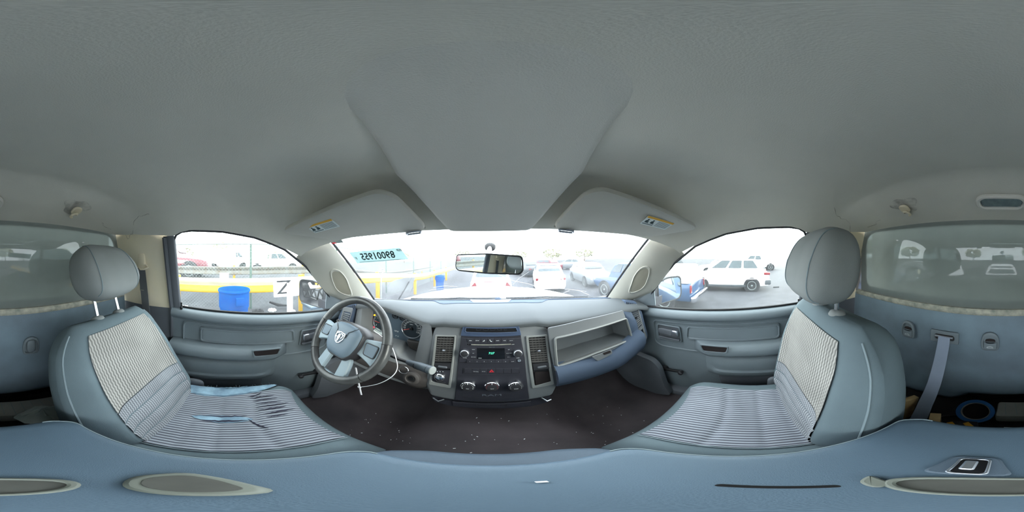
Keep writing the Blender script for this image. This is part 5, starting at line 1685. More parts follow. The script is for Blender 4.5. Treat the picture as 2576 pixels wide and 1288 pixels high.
text('ISP', FT @ Matrix.Translation((-.455 * wd, .36 * ht, 0)), ht * .22, 'ink', t, 'letters', .0004, 1.1, bold=.0004)
mk('sticker_rule', *plate(FT, [(-.44 * wd, -.37 * ht), (.4 * wd, -.37 * ht), (.4 * wd, -.34 * ht), (-.44 * wd, -.34 * ht)], .0004, .0001), 'ink_light', t)
q = ws_patch([(828, 603), (855, 597), (864, 610), (838, 613)])
t = thing('windscreen_sticker', 'small grey service sticker in the top corner of the windscreen', 'sticker', q[3])
mk('sticker_sheet', *patch_plate(q), 'ink_light', t, smooth=False)
q2 = [q[3].lerp(q[0], .25), q[3].lerp(q[0], .25) + (q[2] - q[3]) * .35, q[3] + (q[2] - q[3]) * .35, q[3]]
mk('red_corner', *patch_plate([p + Vector((0, -.001, -.0005)) for p in q2]), 'hazard_red', t, smooth=False)
# ================================================================ the truck outside: bonnet, mirrors, camper shell
t = thing('truck_bonnet', 'white bonnet of the truck seen beyond the windscreen', 'bonnet', (0, 1.7, -.6))
rows = []
for k in range(17):
    y = lerp(1.10, 2.35, k / 16)
    hw = .78
    z0 = -.292 - .085 * ((y - 1.10) / .8) ** 1.35
    rows.append([Vector((hw * (j / 10), y - .16 * (abs(j) / 10) ** 2, z0 - .055 * (abs(j) / 10) ** 3 + .012 * sm(5, 3, abs(j)) - .16 * sm(8.6, 10, abs(j)))) for j in range(-10, 11)])
mk('bonnet_panel', *thick(rows, .02, (0, 0, -1)), 'car_white', t, angle=60)
rows = []
for x in [lerp(-.75, .75, k / 30) for k in range(31)]:
    yb = y_base(min(.69, abs(x)))
    rows.append([Vector((x, yb + .012, ZB - .014)), Vector((x, yb + .05, ZB - .012)), Vector((x, yb + .10, ZB - .020)), Vector((x, yb + .14, ZB - .05))])
mk('cowl', *gridf(rows), 'trim_grey', t)
mk('wiper', *tube([(-.50, y_base(.5) + .03, ZB + .0), (-.2, y_base(.2) + .022, ZB + .004), (.06, y_base(.06) + .03, ZB + .0)], .006, 6), 'black', t)
mk('wiper', *tube([(.10, y_base(.1) + .03, ZB + .0), (.35, y_base(.35) + .022, ZB + .005), (.60, y_base(.6) + .03, ZB + .0)], .006, 6), 'black', t)

for s, lab in ((-1, 'broken driver-side door mirror housing with missing glass'), (1, 'passenger-side door mirror with reflecting glass')):
    with xf(flip(s)):
        FX = frame((1.065, .545, -.262), (1, -.36, 0), (0, .04, 1))
        if FX.to_3x3().col[2].y > 0: FX = frame((1.065, .545, -.262), (-1, .36, 0), (0, .04, 1))
        t = thing('door_mirror', lab, 'mirror', (1.0, .56, -.38), 'door mirrors')
        ol = rpoly([(-.118, .070), (-.02, .098), (.105, .096), (.128, .075), (.128, -.055), (.105, -.090), (-.09, -.100), (-.112, -.085)], .03, 4)
        shell = [(inset(ol, .0), .0), (inset(ol, -.004), -.02), (inset(ol, .004), -.06), (inset(ol, .02), -.095), (inset(ol, .035), -.108)]
        if s > 0:
            mk('mirror_shell', *stack(FX, shell), 'mirror_shell', t, angle=60)
            mk('mirror_rim', *ring(FX, ol, inset(ol, .012), .008, .003), 'mirror_rim', t)
            FG = FX @ Matrix.Rotation(R(6), 4, 'Y') @ Matrix.Rotation(R(4), 4, 'X')
            mk('mirror_glass', *plate(FX, inset(ol, .011), .003, .0005, .001), 'mirror', t)
        else:
            mk('mirror_shell', *stack(FX, shell, cap0=False, cap1=False), 'mirror_shell', t, angle=60)
            mk('mirror_rim', *ring(FX, ol, inset(ol, .008), .006, .002), 'black', t)
            # bare mounting frame: a web of ribs
            P_ = [(-.10, .06), (-.05, .085), (.03, .08), (.10, .07), (.115, .0), (.10, -.05), (.04, -.045), (-.03, -.055), (-.09, -.03), (.0, .02), (.06, .01), (-.05, .02)]
            E_ = [(0, 1), (1, 2), (2, 3), (3, 4), (4, 5), (5, 6), (6, 7), (7, 8), (8, 0), (9, 1), (9, 2), (9, 11), (11, 0), (11, 8), (9, 10), (10, 3), (10, 4), (10, 6), (9, 7), (11, 7), (10, 5), (9, 6)]
            for a, b in E_:
                mk('mount_rib', *seg_box(FX @ Vector((*P_[a], -.03)), FX @ Vector((*P_[b], -.03)), .006, .010, FX.to_3x3().col[2]), 'black', t)
            mk('motor_block', *superq(FX @ Vector((.07 * (1), .045, -.04)), (.04, .05, .03), .5, .5, 8, 12), 'black', t)
            mk('wiring_loom', *tube([FX @ Vector((.03, .07, -.01)), FX @ Vector((.0, .045, .0)), FX @ Vector((-.04, .05, -.01)), FX @ Vector((-.08, .055, -.03))], [.012, .016, .012, .006], 8), 'white_plastic', t)
        mk('mirror_arm', *seg_box((.83, .60, -.33), (1.0, .60, -.32), .07, .06), 'mirror_shell', t)
        mk('arm_foot', *box((.845, .60, -.33), (.03, .09, .10), .01), 'gasket', t)

# camper shell over the load bed behind the rear window
t = thing('camper_shell', 'hazy load-bed canopy seen through the rear window', 'canopy', (0, -1.9, -.6))
CX, CY0, CY1, CZ0, CZ1 = .80, -.78, -3.0, -.55, .22
FF = frame((0, CY0, (CZ0 + CZ1) / 2), (1, 0, 0), (0, 0, 1))
mk('front_frame', *ring(FF, rrect(2 * CX, .77, .02, 5), [(x + .0, y - .01) for x, y in rrect(1.42, .52, .06, 5)], .02, .003), 'camper', t)
mk('canopy_roof', *box((0, (CY0 + CY1) / 2, CZ1 + .02), (2 * CX, CY0 - CY1, .03), .01), 'camper', t)
mk('bed_floor', *box((0, (CY0 + CY1) / 2, -.95), (2 * CX, CY0 - CY1, .03)), 'bed', t)
for s in (-1, 1):
    FSd = frame((s * CX, (CY0 + CY1) / 2, (CZ0 + CZ1) / 2), (0, 1, 0), (0, 0, 1))
    mk('canopy_side', *ring(FSd, rrect(CY0 - CY1, .77, .02, 5), [(x, y + .08) for x, y in rrect(1.75, .34, .05, 5)], .012, .003, -.006), 'camper', t)
    mk('side_pane', *plate(FSd, [(x, y + .08) for x, y in rrect(1.76, .35, .05, 5)], .003, .001), 'camper_glass', t)
    mk('bed_wall', *box((s * CX, (CY0 + CY1) / 2, -.75), (.03, CY0 - CY1, .42)), 'bed', t)
    mk('window_post', *box((s * CX, -1.95, -.09), (.025, .06, .40)), 'camper', t)
FR = frame((0, CY1, (CZ0 + CZ1) / 2), (1, 0, 0), (0, 0, 1))
mk('tail_frame', *ring(FR, rrect(2 * CX, .77, .02, 5), rpoly([(-.60, -.03), (.60, -.03), (.54, .30), (-.54, .30)], .03, 5) if False else [(x, y + .14) for x, y in rrect(1.15, .30, .04, 5)], .02, .003), 'camper', t)
mk('tail_pane', *plate(FR, [(x, y + .14) for x, y in rrect(1.16, .31, .04, 5)], .003, .001), 'camper_glass', t)
mk('tailgate', *box((0, CY1, -.75), (2 * CX, .03, .42)), 'bed', t)
mk('outer_skin', *box((0, (CY0 + CY1) / 2, CZ1 + .045), (2 * CX + .06, CY0 - CY1 + .06, .02), .008), 'camper_out', t)

# ================================================================ the yard
def zg(x, y):
    z = -1.98
    z += .47 * sm(-1.8, -3.3, x) * sm(9., 2.5, y)
    z += sm(-5, -7.8, x) * (.42 - .25 * sm(-10, -15, x)) * sm(12., 4., y)
    return z
ax = [-70, -50, -38, -30, -24, -20, -17] + [-15 + .5 * k for k in range(61)] + [17, 20, 24, 30, 38, 50, 70]
t = thing('ground', 'grey worn asphalt of the storage yard', 'ground', (0, 0, -2), kind='structure')
mk('asphalt', *gridf([[Vector((x, y, zg(x, y))) for x in ax] for y in ax]), 'asphalt', t, angle=80)

# ---- guard rail in front of the fence
def rail(name, label, x0, ya, yb, posts, mtop, mlow, zoff, mpost, waves=True, group=None):
    t = thing(name, label, 'guard rail', (x0, (ya + yb) / 2, zg(x0, (ya + yb) / 2)), group)
    N = 24
    for nm, m, prof in (('upper_rail_fold', mtop, [(.0, .40), (.05, .385), (.06, .33), (.0, .27), (-.01, .235)]), ('lower_rail_fold', mlow, [(-.01, .235), (.0, .20), (.06, .14), (.05, .085), (.0, .07), (-.02, .08)])):
        rows = []
        for k in range(N + 1):
            y = lerp(ya, yb, k / N)
            z = zg(x0, y) + zoff
            rows.append([Vector((x0 + px_, y, z + pz)) for px_, pz in prof])
        mk(nm, *thick(rows, .006, (-1, 0, 0)), m, t, angle=60)
    for y in posts:
        z = zg(x0, y)
        mk('post', *box((x0 - .09, y, z + (zoff + .42) / 2), (.12, .10, zoff + .42 + .05), .01), mpost, t)
    return t
rail('guard_rail', 'cream and yellow two-fold guard rail in front of the chain-link fence', -3.55, -5.5, 16, (-4.2, -1.30, 1.58, 4.4, 7.3, 10.2, 13.1), 'rail_cream', 'rail_yellow', .66, 'rail_yellow')
rail('guard_rail', 'weathered grey guard rail behind the chain-link fence', -6.6, -9, 18, (-6, -3, 0, 3, 6, 9, 12, 15), 'rail_grey', 'rail_grey', .50, 'rail_yellow')

# ---- chain-link fence
fx = -4.65
t = thing('chain_link_fence', 'galvanised chain-link fence with pale green posts', 'fence', (fx, 3, zg(fx, 3)))
mb = MB()
Y0, Y1, HF = -7.0, 17.0, 1.88
pit = .095
r_ = .0034
k = 0
y = Y0 - HF
def fz(y): return zg(fx, y)
while y < Y1:
    for sg in (1, -1):
        ya_, yb_ = (y, y + HF)
        a0 = max(Y0, ya_); b0 = min(Y1, yb_)
        if b0 - a0 > .02:
            za, zb = (a0 - y), (b0 - y)
            if sg < 0: za, zb = HF - za, HF - zb
            pts_ = []
            nseg = 3 if a0 > 1.5 and a0 < 9 else 1
            for q_ in range(nseg + 1):
                yy = lerp(a0, b0, q_ / nseg)
                pts_.append((fx + .003 * sg, yy, fz(yy) + .03 + lerp(za, zb, q_ / nseg)))
            mb.add(tube(pts_, r_, 3, caps=False))
    y += pit
mb.mk('wire_mesh', 'galv', t, kind='stuff')
for y in (-6.2, -3.4, .0 + .02, 2.9, 5.8, 8.7, 11.6, 14.5):
    yy = y if y != .02 else -.02
    mk('fence_post', *tube([(fx - .03, yy + 2.03 * 0 + .50, fz(yy)), (fx - .03, yy + .50, fz(yy) + 1.95)], .032, 10), 'post_green', t)
mk('top_rail', *tube([(fx, yy, fz(yy) + 1.91) for yy in [Y0 + k * 1.5 for k in range(17)]], .022, 8), 'galv', t)

# ---- bins
def round_bin(lab, x, y, r, h, m, group, n=36):
    z = zg(x, y)
    t = thing('waste_bin', lab, 'bin', (x, y, z), group)
    F = frame((x, y, z), (1, 0, 0), (0, 1, 0))
    prof = [(r * .80, 0), (r * .82, .02), (r * .90, h * .62), (r * .97, h * .63), (r * .985, h * .66), (r * 1.0, h * .95), (r * 1.06, h * .955), (r * 1.06, h * .985), (r * 1.02, h), (r * .98, h * .985), (r * .95, h * .7), (r * .78, .03)]
    mk('bin_body', *lathe(F, prof, n, True, True), m, t, angle=40)
    for a in (20, 200):
        c = F @ Vector((r * 1.03 * math.cos(R(a)), r * 1.03 * math.sin(R(a)), h * .80))
        mk('bin_handle', *box(c, (.05, .15, h * .16), .015, Matrix.Rotation(R(a), 4, 'Z')), m, t)
    return t
round_bin('large round blue waste bin in front of the yellow guard rail', -3.05, -.02 + .02, .285, .965, 'bin_blue', 'blue waste bins')
round_bin('small distant blue waste bin by the rail, seen through the windscreen', -2.95, 9.2, .26, .86, 'bin_blue', 'blue waste bins')
t = thing('storage_box', 'pale blue-grey box on the ground under the broken mirror', 'box', (-2.75, 1.55, zg(-2.75, 1.55)))
mk('box_body', *box((-2.75, 1.58, zg(-2.75, 1.55) + .36), (.42, .55, .72), .03), 'bin_grey', t)
mk('box_lid', *box((-2.75, 1.58, zg(-2.75, 1.55) + .74), (.46, .59, .05), .02), 'bin_grey', t)
# ---- sign post with a Z board
t = thing('sign_post', 'white post carrying a white board with a black Z', 'sign', (-2.7, 1.02, zg(-2.7, 1.0)))
zp = zg(-2.7, 1.0)
pp = at(729, 712, 'x', -2.7)
mk('post', *box((-2.7, pp.y, (zp + pp.z) / 2), (.085, .085, pp.z - zp), .006), 'car_white', t)
FZ = frame((-2.655, pp.y - .02, pp.z - .10), (.25, 1, .06), (0, -.02, 1))
if FZ.to_3x3().col[2].x < 0: FZ = frame((-2.76, pp.y - .02, pp.z - .10), (.25, 1, .06), (0, 0, 1))
FZ = frame((-2.78, pp.y - .04, pp.z - .09), (.2, 1, .05), (0, 0, 1))
if FZ.to_3x3().col[2].x < 0: FZ = FZ @ Matrix.Rotation(PI, 4, 'Y')
mk('sign_board', *plate(FZ, rrect(.46, .34, .02), .012, .003), 'car_white', t)
text('Z', FZ @ Matrix.Translation((-.04, -.005, .0125)), .36, 'litter_dark', t, 'letter', .002, 1.25)
# white notice on the fence
o = mk('notice_board', *plate(frame((fx + .03, -.28 + .0, zg(fx, 0) + .98), (0, 1, 0), (0, 0, 1)), rrect(.26, .20, .01), .006, .002), 'car_white')
props(o, 'small white notice fixed to the chain-link fence above the rail', 'notice')

# ---- cars
def spoke_wheel(t, x, y, r, s, rimm='galv', w=.22):
    F = frame((x, y, r), (0, 1, 0), (0, 0, 1)) if s > 0 else frame((x, y, r), (0, -1, 0), (0, 0, 1))
    if F.to_3x3().col[2].x * s < 0: F = F @ Matrix.Rotation(PI, 4, 'Y')
    wl = mk('wheel', *lathe(F, [(r * .66, -w + .02), (r * .95, -w), (r, -w * .8), (r, -.03), (r * .95, 0), (r * .70, .005), (r * .66, -.03)], 28), 'tyre', t)
    mk('rim', *lathe(F, [(r * .68, -.05), (r * .68, .0), (r * .62, .003), (r * .58, -.03), (r * .15, -.02), (r * .13, .0), (r * .05, .002)], 28), rimm, wl)
    for k in range(5):
        a = R(90 + k * 72)
        c, s_ = math.cos(a), math.sin(a)
        mk('wheel_opening', *plate(F @ Matrix.Translation((c * r * .40, s_ * r * .40, -.026)) @ Matrix.Rotation(a, 4, 'Z'), rrect(r * .22, r * .16, r * .06, 3), .004, .001), 'tyre', wl)
def car(name, label, pos, head, col, L, Wd, st, cab, wheels, wr, group=None, seats3=False, detail=None, cat='car', sides=(-1, 1), glassm='car_glass'):
    """st: (y, z low, z top, width factor); cab: (y rear base, y rear top, y front top, y front base, belt z, roof z, top width factor)"""
    x, y = pos
    with xf(Matrix.Translation((x, y, zg(x, y))) @ Matrix.Rotation(R(head), 4, 'Z')):
        t = thing(name, label, cat, (0, 0, 0), group)
        rows = []
        for (yy, zl, zt, k) in st:
            w = Wd * k
            half = [(w * .90, zl), (w * .985, zl + .12), (w, lerp(zl, zt, .55)), (w * .985, zt - .16), (w * .95, zt - .05), (w * .86, zt), (w * .4, zt + .015)]
            rows.append([Vector((p, yy, z)) for p, z in half] + [Vector((-p, yy, z)) for p, z in reversed(half)])
        mk('body', *loft(rows), col, t, angle=50)
        y0, y1, y2, y3, zb, zr, kt = cab
        wb_, wt_ = Wd * .90, Wd * kt
        rr = []
        for q_ in range(6):
            g = q_ / 5
            e = g ** .9
            rr.append([Vector((sx * lerp(wb_, wt_, e), lerp(a, b, e), lerp(zb - .06, zr, math.sin(g * PI / 2) ** .9))) for sx, a, b in ((-1, y0, y1), (1, y0, y1), (1, y3, y2), (-1, y3, y2))])
        ctr = rr[-1]
        rr.append([p.lerp(sum(ctr, Vector()) / 4, .18) + Vector((0, 0, .025)) for p in ctr])
        mk('cabin', *loft(rr), col, t, angle=60)
        def sidept(sx, u, v_):
            a, b = lerp(y0, y1, v_), lerp(y3, y2, v_)
            return Vector((sx * lerp(wb_, wt_, v_), lerp(a, b, u), lerp(zb - .06, zr, math.sin(v_ * PI / 2) ** .9)))
        def pane(name_, c, off):
            c = [p + off for p in c]
            mk(name_, *bislab(c, .08, .12, .006, .001, 3), glassm, t)
        cuts = ((.10, .36), (.40, .64), (.68, .90)) if seats3 else ((.09, .47), (.52, .90))
        for sx in sides:
            off = Vector((sx * .012, 0, .004))
            for u0, u1 in cuts:
                c = [sidept(sx, u0, .24), sidept(sx, u1 + (.04 if u1 > .85 else 0), .24), sidept(sx, u1, .86), sidept(sx, u0 + (.03 if u0 < .15 else 0), .86)]
                if sx < 0: c = [c[1], c[0], c[3], c[2]]
                pane('side_window', c, off)
        def endpt(front, u, v_):
            b, tp = (y3, y2) if front else (y0, y1)
            return Vector((lerp(-1, 1, u) * lerp(wb_, wt_, v_), lerp(b, tp, v_), lerp(zb - .06, zr, math.sin(v_ * PI / 2) ** .9)))
        c = [endpt(True, .93, .20), endpt(True, .07, .20), endpt(True, .09, .88), endpt(True, .91, .88)]
        pane('windscreen', c, Vector((0, .012, .006)))
        c = [endpt(False, .07, .22), endpt(False, .93, .22), endpt(False, .90, .88), endpt(False, .10, .88)]
        pane('rear_window', c, Vector((0, -.014, .006)))
        for sx in sides:
            for wy in wheels:
                FAx = frame((sx * (Wd * .992), wy, wr), (0, 1, 0), (0, 0, 1))
                if FAx.to_3x3().col[2].x * sx < 0: FAx = FAx @ Matrix.Rotation(PI, 4, 'Y')
                mk('wheel_arch', *plate(FAx, circ(wr * 1.22, 24), .012, .004, -.006), 'litter_dark', t)
                spoke_wheel(t, sx * (Wd + .012), wy, wr, sx)
        yr = st[0][0]; yf = st[-1][0]
        if detail: detail(t, Wd, yr, yf)
    return t
def sedan_st(L, h=.95, low=.22):
    return [(-L * .5, low + .12, h * .86, .80), (-L * .485, low + .02, h * .94, .92), (-L * .42, low, h, .99), (-L * .2, low, h + .01, 1), (L * .1, low, h - .01, 1), (L * .25, low, h - .05, 1), (L * .40, low, h - .13, .97), (L * .475, low + .02, h - .2, .88), (L * .5, low + .1, h - .32, .76)]
def suv_st(L, h=1.02, low=.30):
    return [(-L * .5, low + .10, h * .80, .86), (-L * .485, low + .02, h * .97, .95), (-L * .40, low, h + .01, 1), (-L * .1, low, h, 1), (L * .15, low, h - .02, 1), (L * .3, low, h - .06, 1), (L * .42, low, h - .13, .97), (L * .48, low + .04, h - .22, .88), (L * .5, low + .12, h - .34, .76)]
# white hatch straight ahead
def d_ahead(t, Wd, yr, yf):
    for sx in (-1, 1):
        F = frame((sx * .66, yr - .004, .80), (1, 0, 0), (0, 0, 1))
        mk('tail_lamp', *plate(F, rpoly([(-sx * .16, -.13), (sx * .13, -.13), (sx * .11, .0), (-sx * .02, .16), (-sx * .07, .16)], .01, 2), .05, .01), 'lamp_red', t)
    mk('brake_lamp', *box((0, yr - .02, .99), (.55, .02, .025), .005), 'lamp_red', t)
    mk('number_plate', *box((0, yr - .03, .66), (.42, .015, .14), .004), 'lamp_clear', t)
    mk('rear_bumper', *box((0, yr - .02, .40), (1.5, .12, .24), .04), 'car_white', t)
car('hatchback', 'white hatchback parked nose-away straight ahead of the bonnet', (.02, 8.35), 0, 'car_white', 4.2, .86, sedan_st(4.2, 1.0), (-2.02, -1.55, .25, .95, 1.02, 1.46, .70), (-1.3, 1.3), .31, None, False, d_ahead)
# white SUV to the right
def d_suv(t, Wd, yr, yf):
    mk('rear_bumper', *box((0, yr + .10, .50), (1.78, .34, .26), .06), 'trim_grey', t)
    mk('front_bumper', *box((0, yf - .12, .45), (1.70, .30, .26), .06), 'trim_grey', t)
    for sx in (-1, 1):
        mk('tail_lamp', *box((sx * .80, yr + .14, .96), (.16, .32, .13), .03), 'lamp_red', t)
        mk('sill_cladding', *box((sx * .90, 0, .33), (.05, 2.0, .12), .02), 'trim_grey', t)
        mk('door_mirror', *superq((sx * 1.0, .85, 1.06), (.10, .07, .08), .6, .6, 8, 12), 'car_white', t)
        mk('door_seam', *box((sx * .907, -.25, .70), (.006, .008, .58)), 'trim_grey', t)
        mk('door_handle', *box((sx * .915, -.12, .90), (.02, .18, .025), .008), 'car_white', t)
        mk('door_handle', *box((sx * .915, .80, .88), (.02, .18, .025), .008), 'car_white', t)
car('sport_utility_car', 'white five-door utility car with plastic wheel trims seen through the passenger window', (9.25, 1.03), 0, 'car_white', 4.5, .90, suv_st(4.5, 1.02), (-2.05, -1.60, .35, 1.18, 1.02, 1.66, .74), (-1.32, 1.34), .345, None, True, d_suv)
# blue pickup with white canopy
def d_pick(t, Wd, yr, yf):
    mk('canopy', *stack(Matrix.Translation((0, -1.35, 0)), [(rrect(1.62, 2.15, .06), 1.02), (rrect(1.60, 2.13, .06), 1.10), (rrect(1.36, 1.95, .10), 1.56), (rrect(1.2, 1.8, .1), 1.60)]), 'car_white', t, angle=40)
    mk('canopy_window', *box((-.75, -1.35, 1.31), (.01, 1.5, .30), .004, Matrix.Rotation(R(14), 4, 'Y')), 'lamp_clear', t)
    b = mk('rear_bumper', *box((0, yr - .10, .50), (1.75, .16, .20), .05), 'chrome', t)
    for sx in (-1, 1):
        mk('tail_lamp', *box((sx * .79, yr - .005, .84), (.10, .05, .26), .01), 'lamp_red', t)
    mk('body_stripe', *box((-Wd - .004, .2, .86), (.006, 4.2, .03)), 'car_silver', t)
car('pickup_truck', 'blue pickup with white canopy standing beside the passenger door mirror', (5.72, 4.25), 0, 'car_blue', 5.0, .86, [(-2.5, .42, 1.0, .96), (-2.46, .40, 1.02, 1), (-1.5, .40, 1.02, 1), (0, .40, 1.02, 1), (1.2, .40, 1.0, 1), (2.2, .42, .95, .97), (2.5, .5, .85, .88)], (-.10, .08, .80, 1.35, 1.02, 1.60, .74), (-1.55, 1.55), .36, None, False, d_pick, 'truck')
car('parked_sedan', 'blue car beside the truck bed, reflected in the passenger door mirror', (3.7, -4.2), 4, 'car_blue', 4.6, .88, sedan_st(4.6, 1.0), (-1.75, -1.15, .35, 1.15, 1.0, 1.48, .70), (-1.35, 1.35), .32, None, False, None)
# others, farther away
S = sedan_st(4.5, .98)
C4 = (-1.75, -1.15, .35, 1.15, .98, 1.44, .70)
row = 'parked cars beyond the bonnet'
def d_plain(t, Wd, yr, yf):
    for sx in (-1, 1):
        mk('tail_lamp', *box((sx * .62, yr + .03, .76), (.30, .06, .14), .02), 'lamp_red', t)
        mk('head_lamp', *box((sx * .60, yf - .10, .58), (.30, .12, .12), .03), 'lamp_clear', t)
car('parked_sedan', 'white sedan with red tail lamps parked just right of the white hatchback', (3.55, 9.9), -14, 'car_white', 4.5, .86, S, C4, (-1.35, 1.35), .31, row, False, d_plain)
car('parked_sedan', 'silver sedan parked nose-on between the white sedan and the blue pickup', (6.6, 9.6), 168, 'car_silver', 4.5, .86, S, C4, (-1.35, 1.35), .31, row, False, d_plain)
car('parked_sedan', 'dark sedan in the second row, behind the white hatchback', (3.4, 16.5), 20, 'car_dark', 4.5, .86, S, C4, (-1.35, 1.35), .31, row, False, d_plain)
car('parked_sedan', 'red sedan in the far row beyond the bonnet', (7.0, 20), 30, 'car_red', 4.5, .86, S, C4, (-1.35, 1.35), .31, row, False, d_plain)
car('parked_sedan', 'silver sedan in the far row beyond the bonnet', (11.0, 20), 30, 'car_silver', 4.5, .86, S, C4, (-1.35, 1.35), .31, row, False, d_plain)
car('parked_sedan', 'dark wrecked sedan behind the nose of the white utility car', (15.5, 8.2), 60, 'car_dark', 4.5, .86, S, C4, (-1.35, 1.35), .31, row, False, d_plain)
car('parked_sedan', 'white sedan behind the windscreen of the white utility car', (16.5, 2.6), 10, 'car_white', 4.5, .86, S, C4, (-1.35, 1.35), .31, row, False, d_plain)
P4 = [(-2.7, .45, 1.02, .96), (-2.66, .42, 1.05, 1), (-1.5, .42, 1.05, 1), (0, .42, 1.05, 1), (1.4, .42, 1.08, 1), (2.5, .44, 1.02, .97), (2.75, .52, .9, .88)]
car('pickup_truck', 'white crew pickup far off beside the passenger headrest', (20.5, -1.2), 0, 'car_white', 5.5, .95, P4, (-.9, -.65, .75, 1.35, 1.06, 1.80, .74), (-1.75, 1.75), .40, None, False, None, 'truck')
# left, beyond the fence
lef = 'vehicles beyond the chain-link fence'
car('sport_utility_car', 'red utility car behind the chain-link fence at the rear edge of the driver window', (-8.95, -3.78), 0, 'car_red', 4.9, .95, suv_st(4.9, 1.15, .36), (-2.3, -1.9, .25, 1.1, 1.15, 1.88, .76), (-1.45, 1.5), .42, lef, True, d_plain)
car('parked_sedan', 'dark car behind the fence between the red car and the white van', (-14.2, -4.6), 0, 'car_dark', 4.6, .88, suv_st(4.6, 1.08, .3), (-2.1, -1.7, .3, 1.1, 1.08, 1.72, .74), (-1.4, 1.4), .36, lef, False, d_plain)
def d_van(t, Wd, yr, yf):
    mk('cargo_box', *stack(Matrix.Translation((0, -.9, 0)), [(rrect(2.0, 3.6, .05), .7), (rrect(2.0, 3.6, .05), 2.25), (rrect(1.9, 3.5, .08), 2.32)]), 'car_white', t)
car('cargo_van', 'white box van behind the fence above the blue bin', (-18.5, -.7), 0, 'car_white', 5.2, 1.0, [(-2.6, .5, .9, 1), (-1, .45, .95, 1), (1.0, .45, 1.1, 1), (2.2, .45, 1.05, .97), (2.6, .55, .9, .88)], (.6, .75, 1.2, 1.9, 1.1, 1.95, .78), (-1.6, 1.7), .38, lef, False, d_van, 'van')
car('pickup_truck', 'white pickup standing behind the green fence post', (-16.0, 3.9), 0, 'car_white', 5.5, .95, P4, (-.6, -.45, .75, 1.45, 1.06, 1.80, .74), (-1.75, 1.75), .40, lef, False, None, 'truck')

# ---- trees far off, litter near by
def tree(lab, x, y, h, rad, seed):
    rng = random.Random(seed)
    z = zg(x, y)
    t = thing('tree', lab, 'tree', (x, y, z), 'trees around the yard')
    mk('trunk', *tube([(x, y, z), (x + .05, y, z + h * .3), (x - .05, y + .05, z + h * .7)], [.18, .14, .08], 8), 'bark', t)
    mb = MB()
    for k in range(150):
        a = rng.uniform(0, 2 * PI); b = rng.uniform(-.9, 1)
        rr = rad * rng.uniform(.45, 1) ** .6
        c = Vector((x + rr * math.cos(a) * math.sqrt(1 - b * b * .8), y + rr * math.sin(a) * math.sqrt(1 - b * b * .8), z + h * .68 + b * h * .32))
        M_ = Matrix.Rotation(rng.uniform(0, 6), 4, 'Z') @ Matrix.Rotation(rng.uniform(0, 6), 4, 'X')
        s_ = rad * rng.uniform(.10, .24)
        mb.add(([c + (M_ @ Vector(p)) * s_ for p in ((1, 0, 0), (0, 1, 0), (-1, 0, .2), (0, -1, .1), (0, 0, .7), (.1, 0, -.6))], [(0, 1, 4), (1, 2, 4), (2, 3, 4), (3, 0, 4), (1, 0, 5), (2, 1, 5), (3, 2, 5), (0, 3, 5)]))
    mb.mk('crown', 'leaf', t, smooth=False)
TR = [(-46, -22, 5, 2.2, 'bushy tree at the rear edge of the driver window'), (-48, -14, 4.4, 2.4, 'rounded tree behind the fence left of the van'), (-47, -4, 6.0, 2.2, 'autumn tree rising above the white van'), (-50, 14, 4.2, 2.2, 'low tree beyond the white pickup'),
      (-28, 48, 4.6, 2.6, 'pale tree beyond the number sticker'), (-10, 58, 4.8, 3.0, 'hazy tree beyond the rear-view mirror'), (10, 55, 4.0, 3.0, 'hazy tree above the white sedan'), (20, 50, 4.2, 3.2, 'hazy tree above the red sedan'), (30, 46, 4.4, 3.2, 'hazy tree beside the passenger pillar'),
      (44, 22, 4.0, 2.6, 'tree behind the blue pickup'), (18, -34, 6.5, 3.4, 'tree seen through the canopy on the passenger side'), (6, -36, 6.0, 3.2, 'tree seen through the canopy rear pane'), (34, -30, 6.0, 3.4, 'tree beyond the rear corner on the passenger side')]
for k, (x, y, h, rad, lab) in enumerate(TR):
    tree(lab, x, y, h, rad, k)
rng = random.Random(11)
LT = [(-4.35, -1.35, 'litter_white', 'white scrap of litter on the asphalt at the rear of the rail'), (-4.15, -.75, 'litter_white', 'tiny pale litter near the blue bin'), (-4.3, 1.02, 'litter_white', 'white crumpled litter right of the fence post'), (-4.2, .62, 'litter_dark', 'dark crumpled rag beside the blue bin'), (-4.05, 1.5, 'litter_white', 'pale litter behind the sign post')]
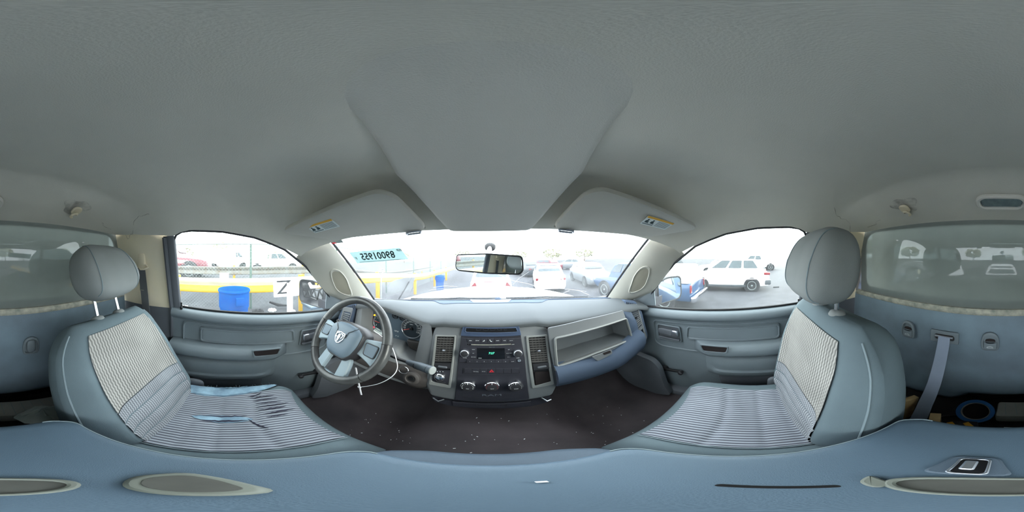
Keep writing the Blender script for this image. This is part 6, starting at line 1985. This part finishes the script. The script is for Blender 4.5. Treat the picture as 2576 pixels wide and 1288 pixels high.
for k, (x, y, m, lab) in enumerate(LT):
    sc = (.16, .07, .12, .16, .10)[k]
    o = mk('litter_scrap', *superq((x, y, zg(x, y) + sc * .3), (sc * .8, sc, sc * .35), .9, .9, 8, 12, None, lambda p: p + Vector((0, 0, .25 * sc * math.sin(p.x * 60) * math.cos(p.y * 47)))), m)
    props(o, lab, 'litter')
o = mk('bumper_strip', *tube([(-4.55, 1.0, zg(-4.5, 1.2) + .22), (-4.5, 1.25, zg(-4.5, 1.2) + .12), (-4.45, 1.55, zg(-4.5, 1.2) + .09)], [.03, .05, .02], 8), 'litter_dark')
props(o, 'black broken bumper strip lying beneath the yellow rail', 'car part')
o = mk('red_pole', *tube([(-3.9, .62, zg(-3.9, .6) + .04), (-3.75, 1.45, zg(-3.9, 1.2) + .05)], .025, 8), 'red_pole')
props(o, 'thin red pole lying on the asphalt by the sign post', 'pole')
o = mk('asphalt_chip', *box((9.4, -1.75, zg(9, 0) + .03), (.10, .35, .05), .015), 'litter_dark')
props(o, 'dark chip of debris on the asphalt behind the white utility car', 'debris')
# junk leaning by the rail ahead
t = thing('scrap_panel', 'pale scrap car panel leaning by the rail, seen past the wheel', 'car part', (-3.1, 5.0, zg(-3.1, 5.0)))
mk('panel_sheet', *thick([[Vector((-3.25 + .1 * i, 4.3 + .45 * j, zg(-3.1, 5.) + .30 + .28 * i + .05 * math.sin(j))) for j in range(5)] for i in range(3)], .02, (1, 0, .2)), 'car_silver', t)
mk('panel_strut', *seg_box((-3.0, 4.5, zg(-3, 4.5)), (-3.05, 5.6, zg(-3, 5.) + .72), .04, .03), 'litter_dark', t)
t = thing('loop_handle', 'thin pole with bent loop handle sticking up by the rail', 'pole', (-3.1, 3.9, zg(-3.1, 3.9)))
p0 = Vector((-3.1, 3.9, zg(-3.1, 3.9)))
mk('pole_rod', *tube([p0, p0 + Vector((0, .02, 1.06))], .018, 8), 'galv', t)
pc = p0 + Vector((0, .02, 1.16))
mk('handle_loop', *tube([pc + Vector((0, a, b)) for a, b in ((-.10, -.02), (.0, .08), (.13, .05), (.10, -.04), (-.02, -.10))], .014, 8, True), 'galv', t)
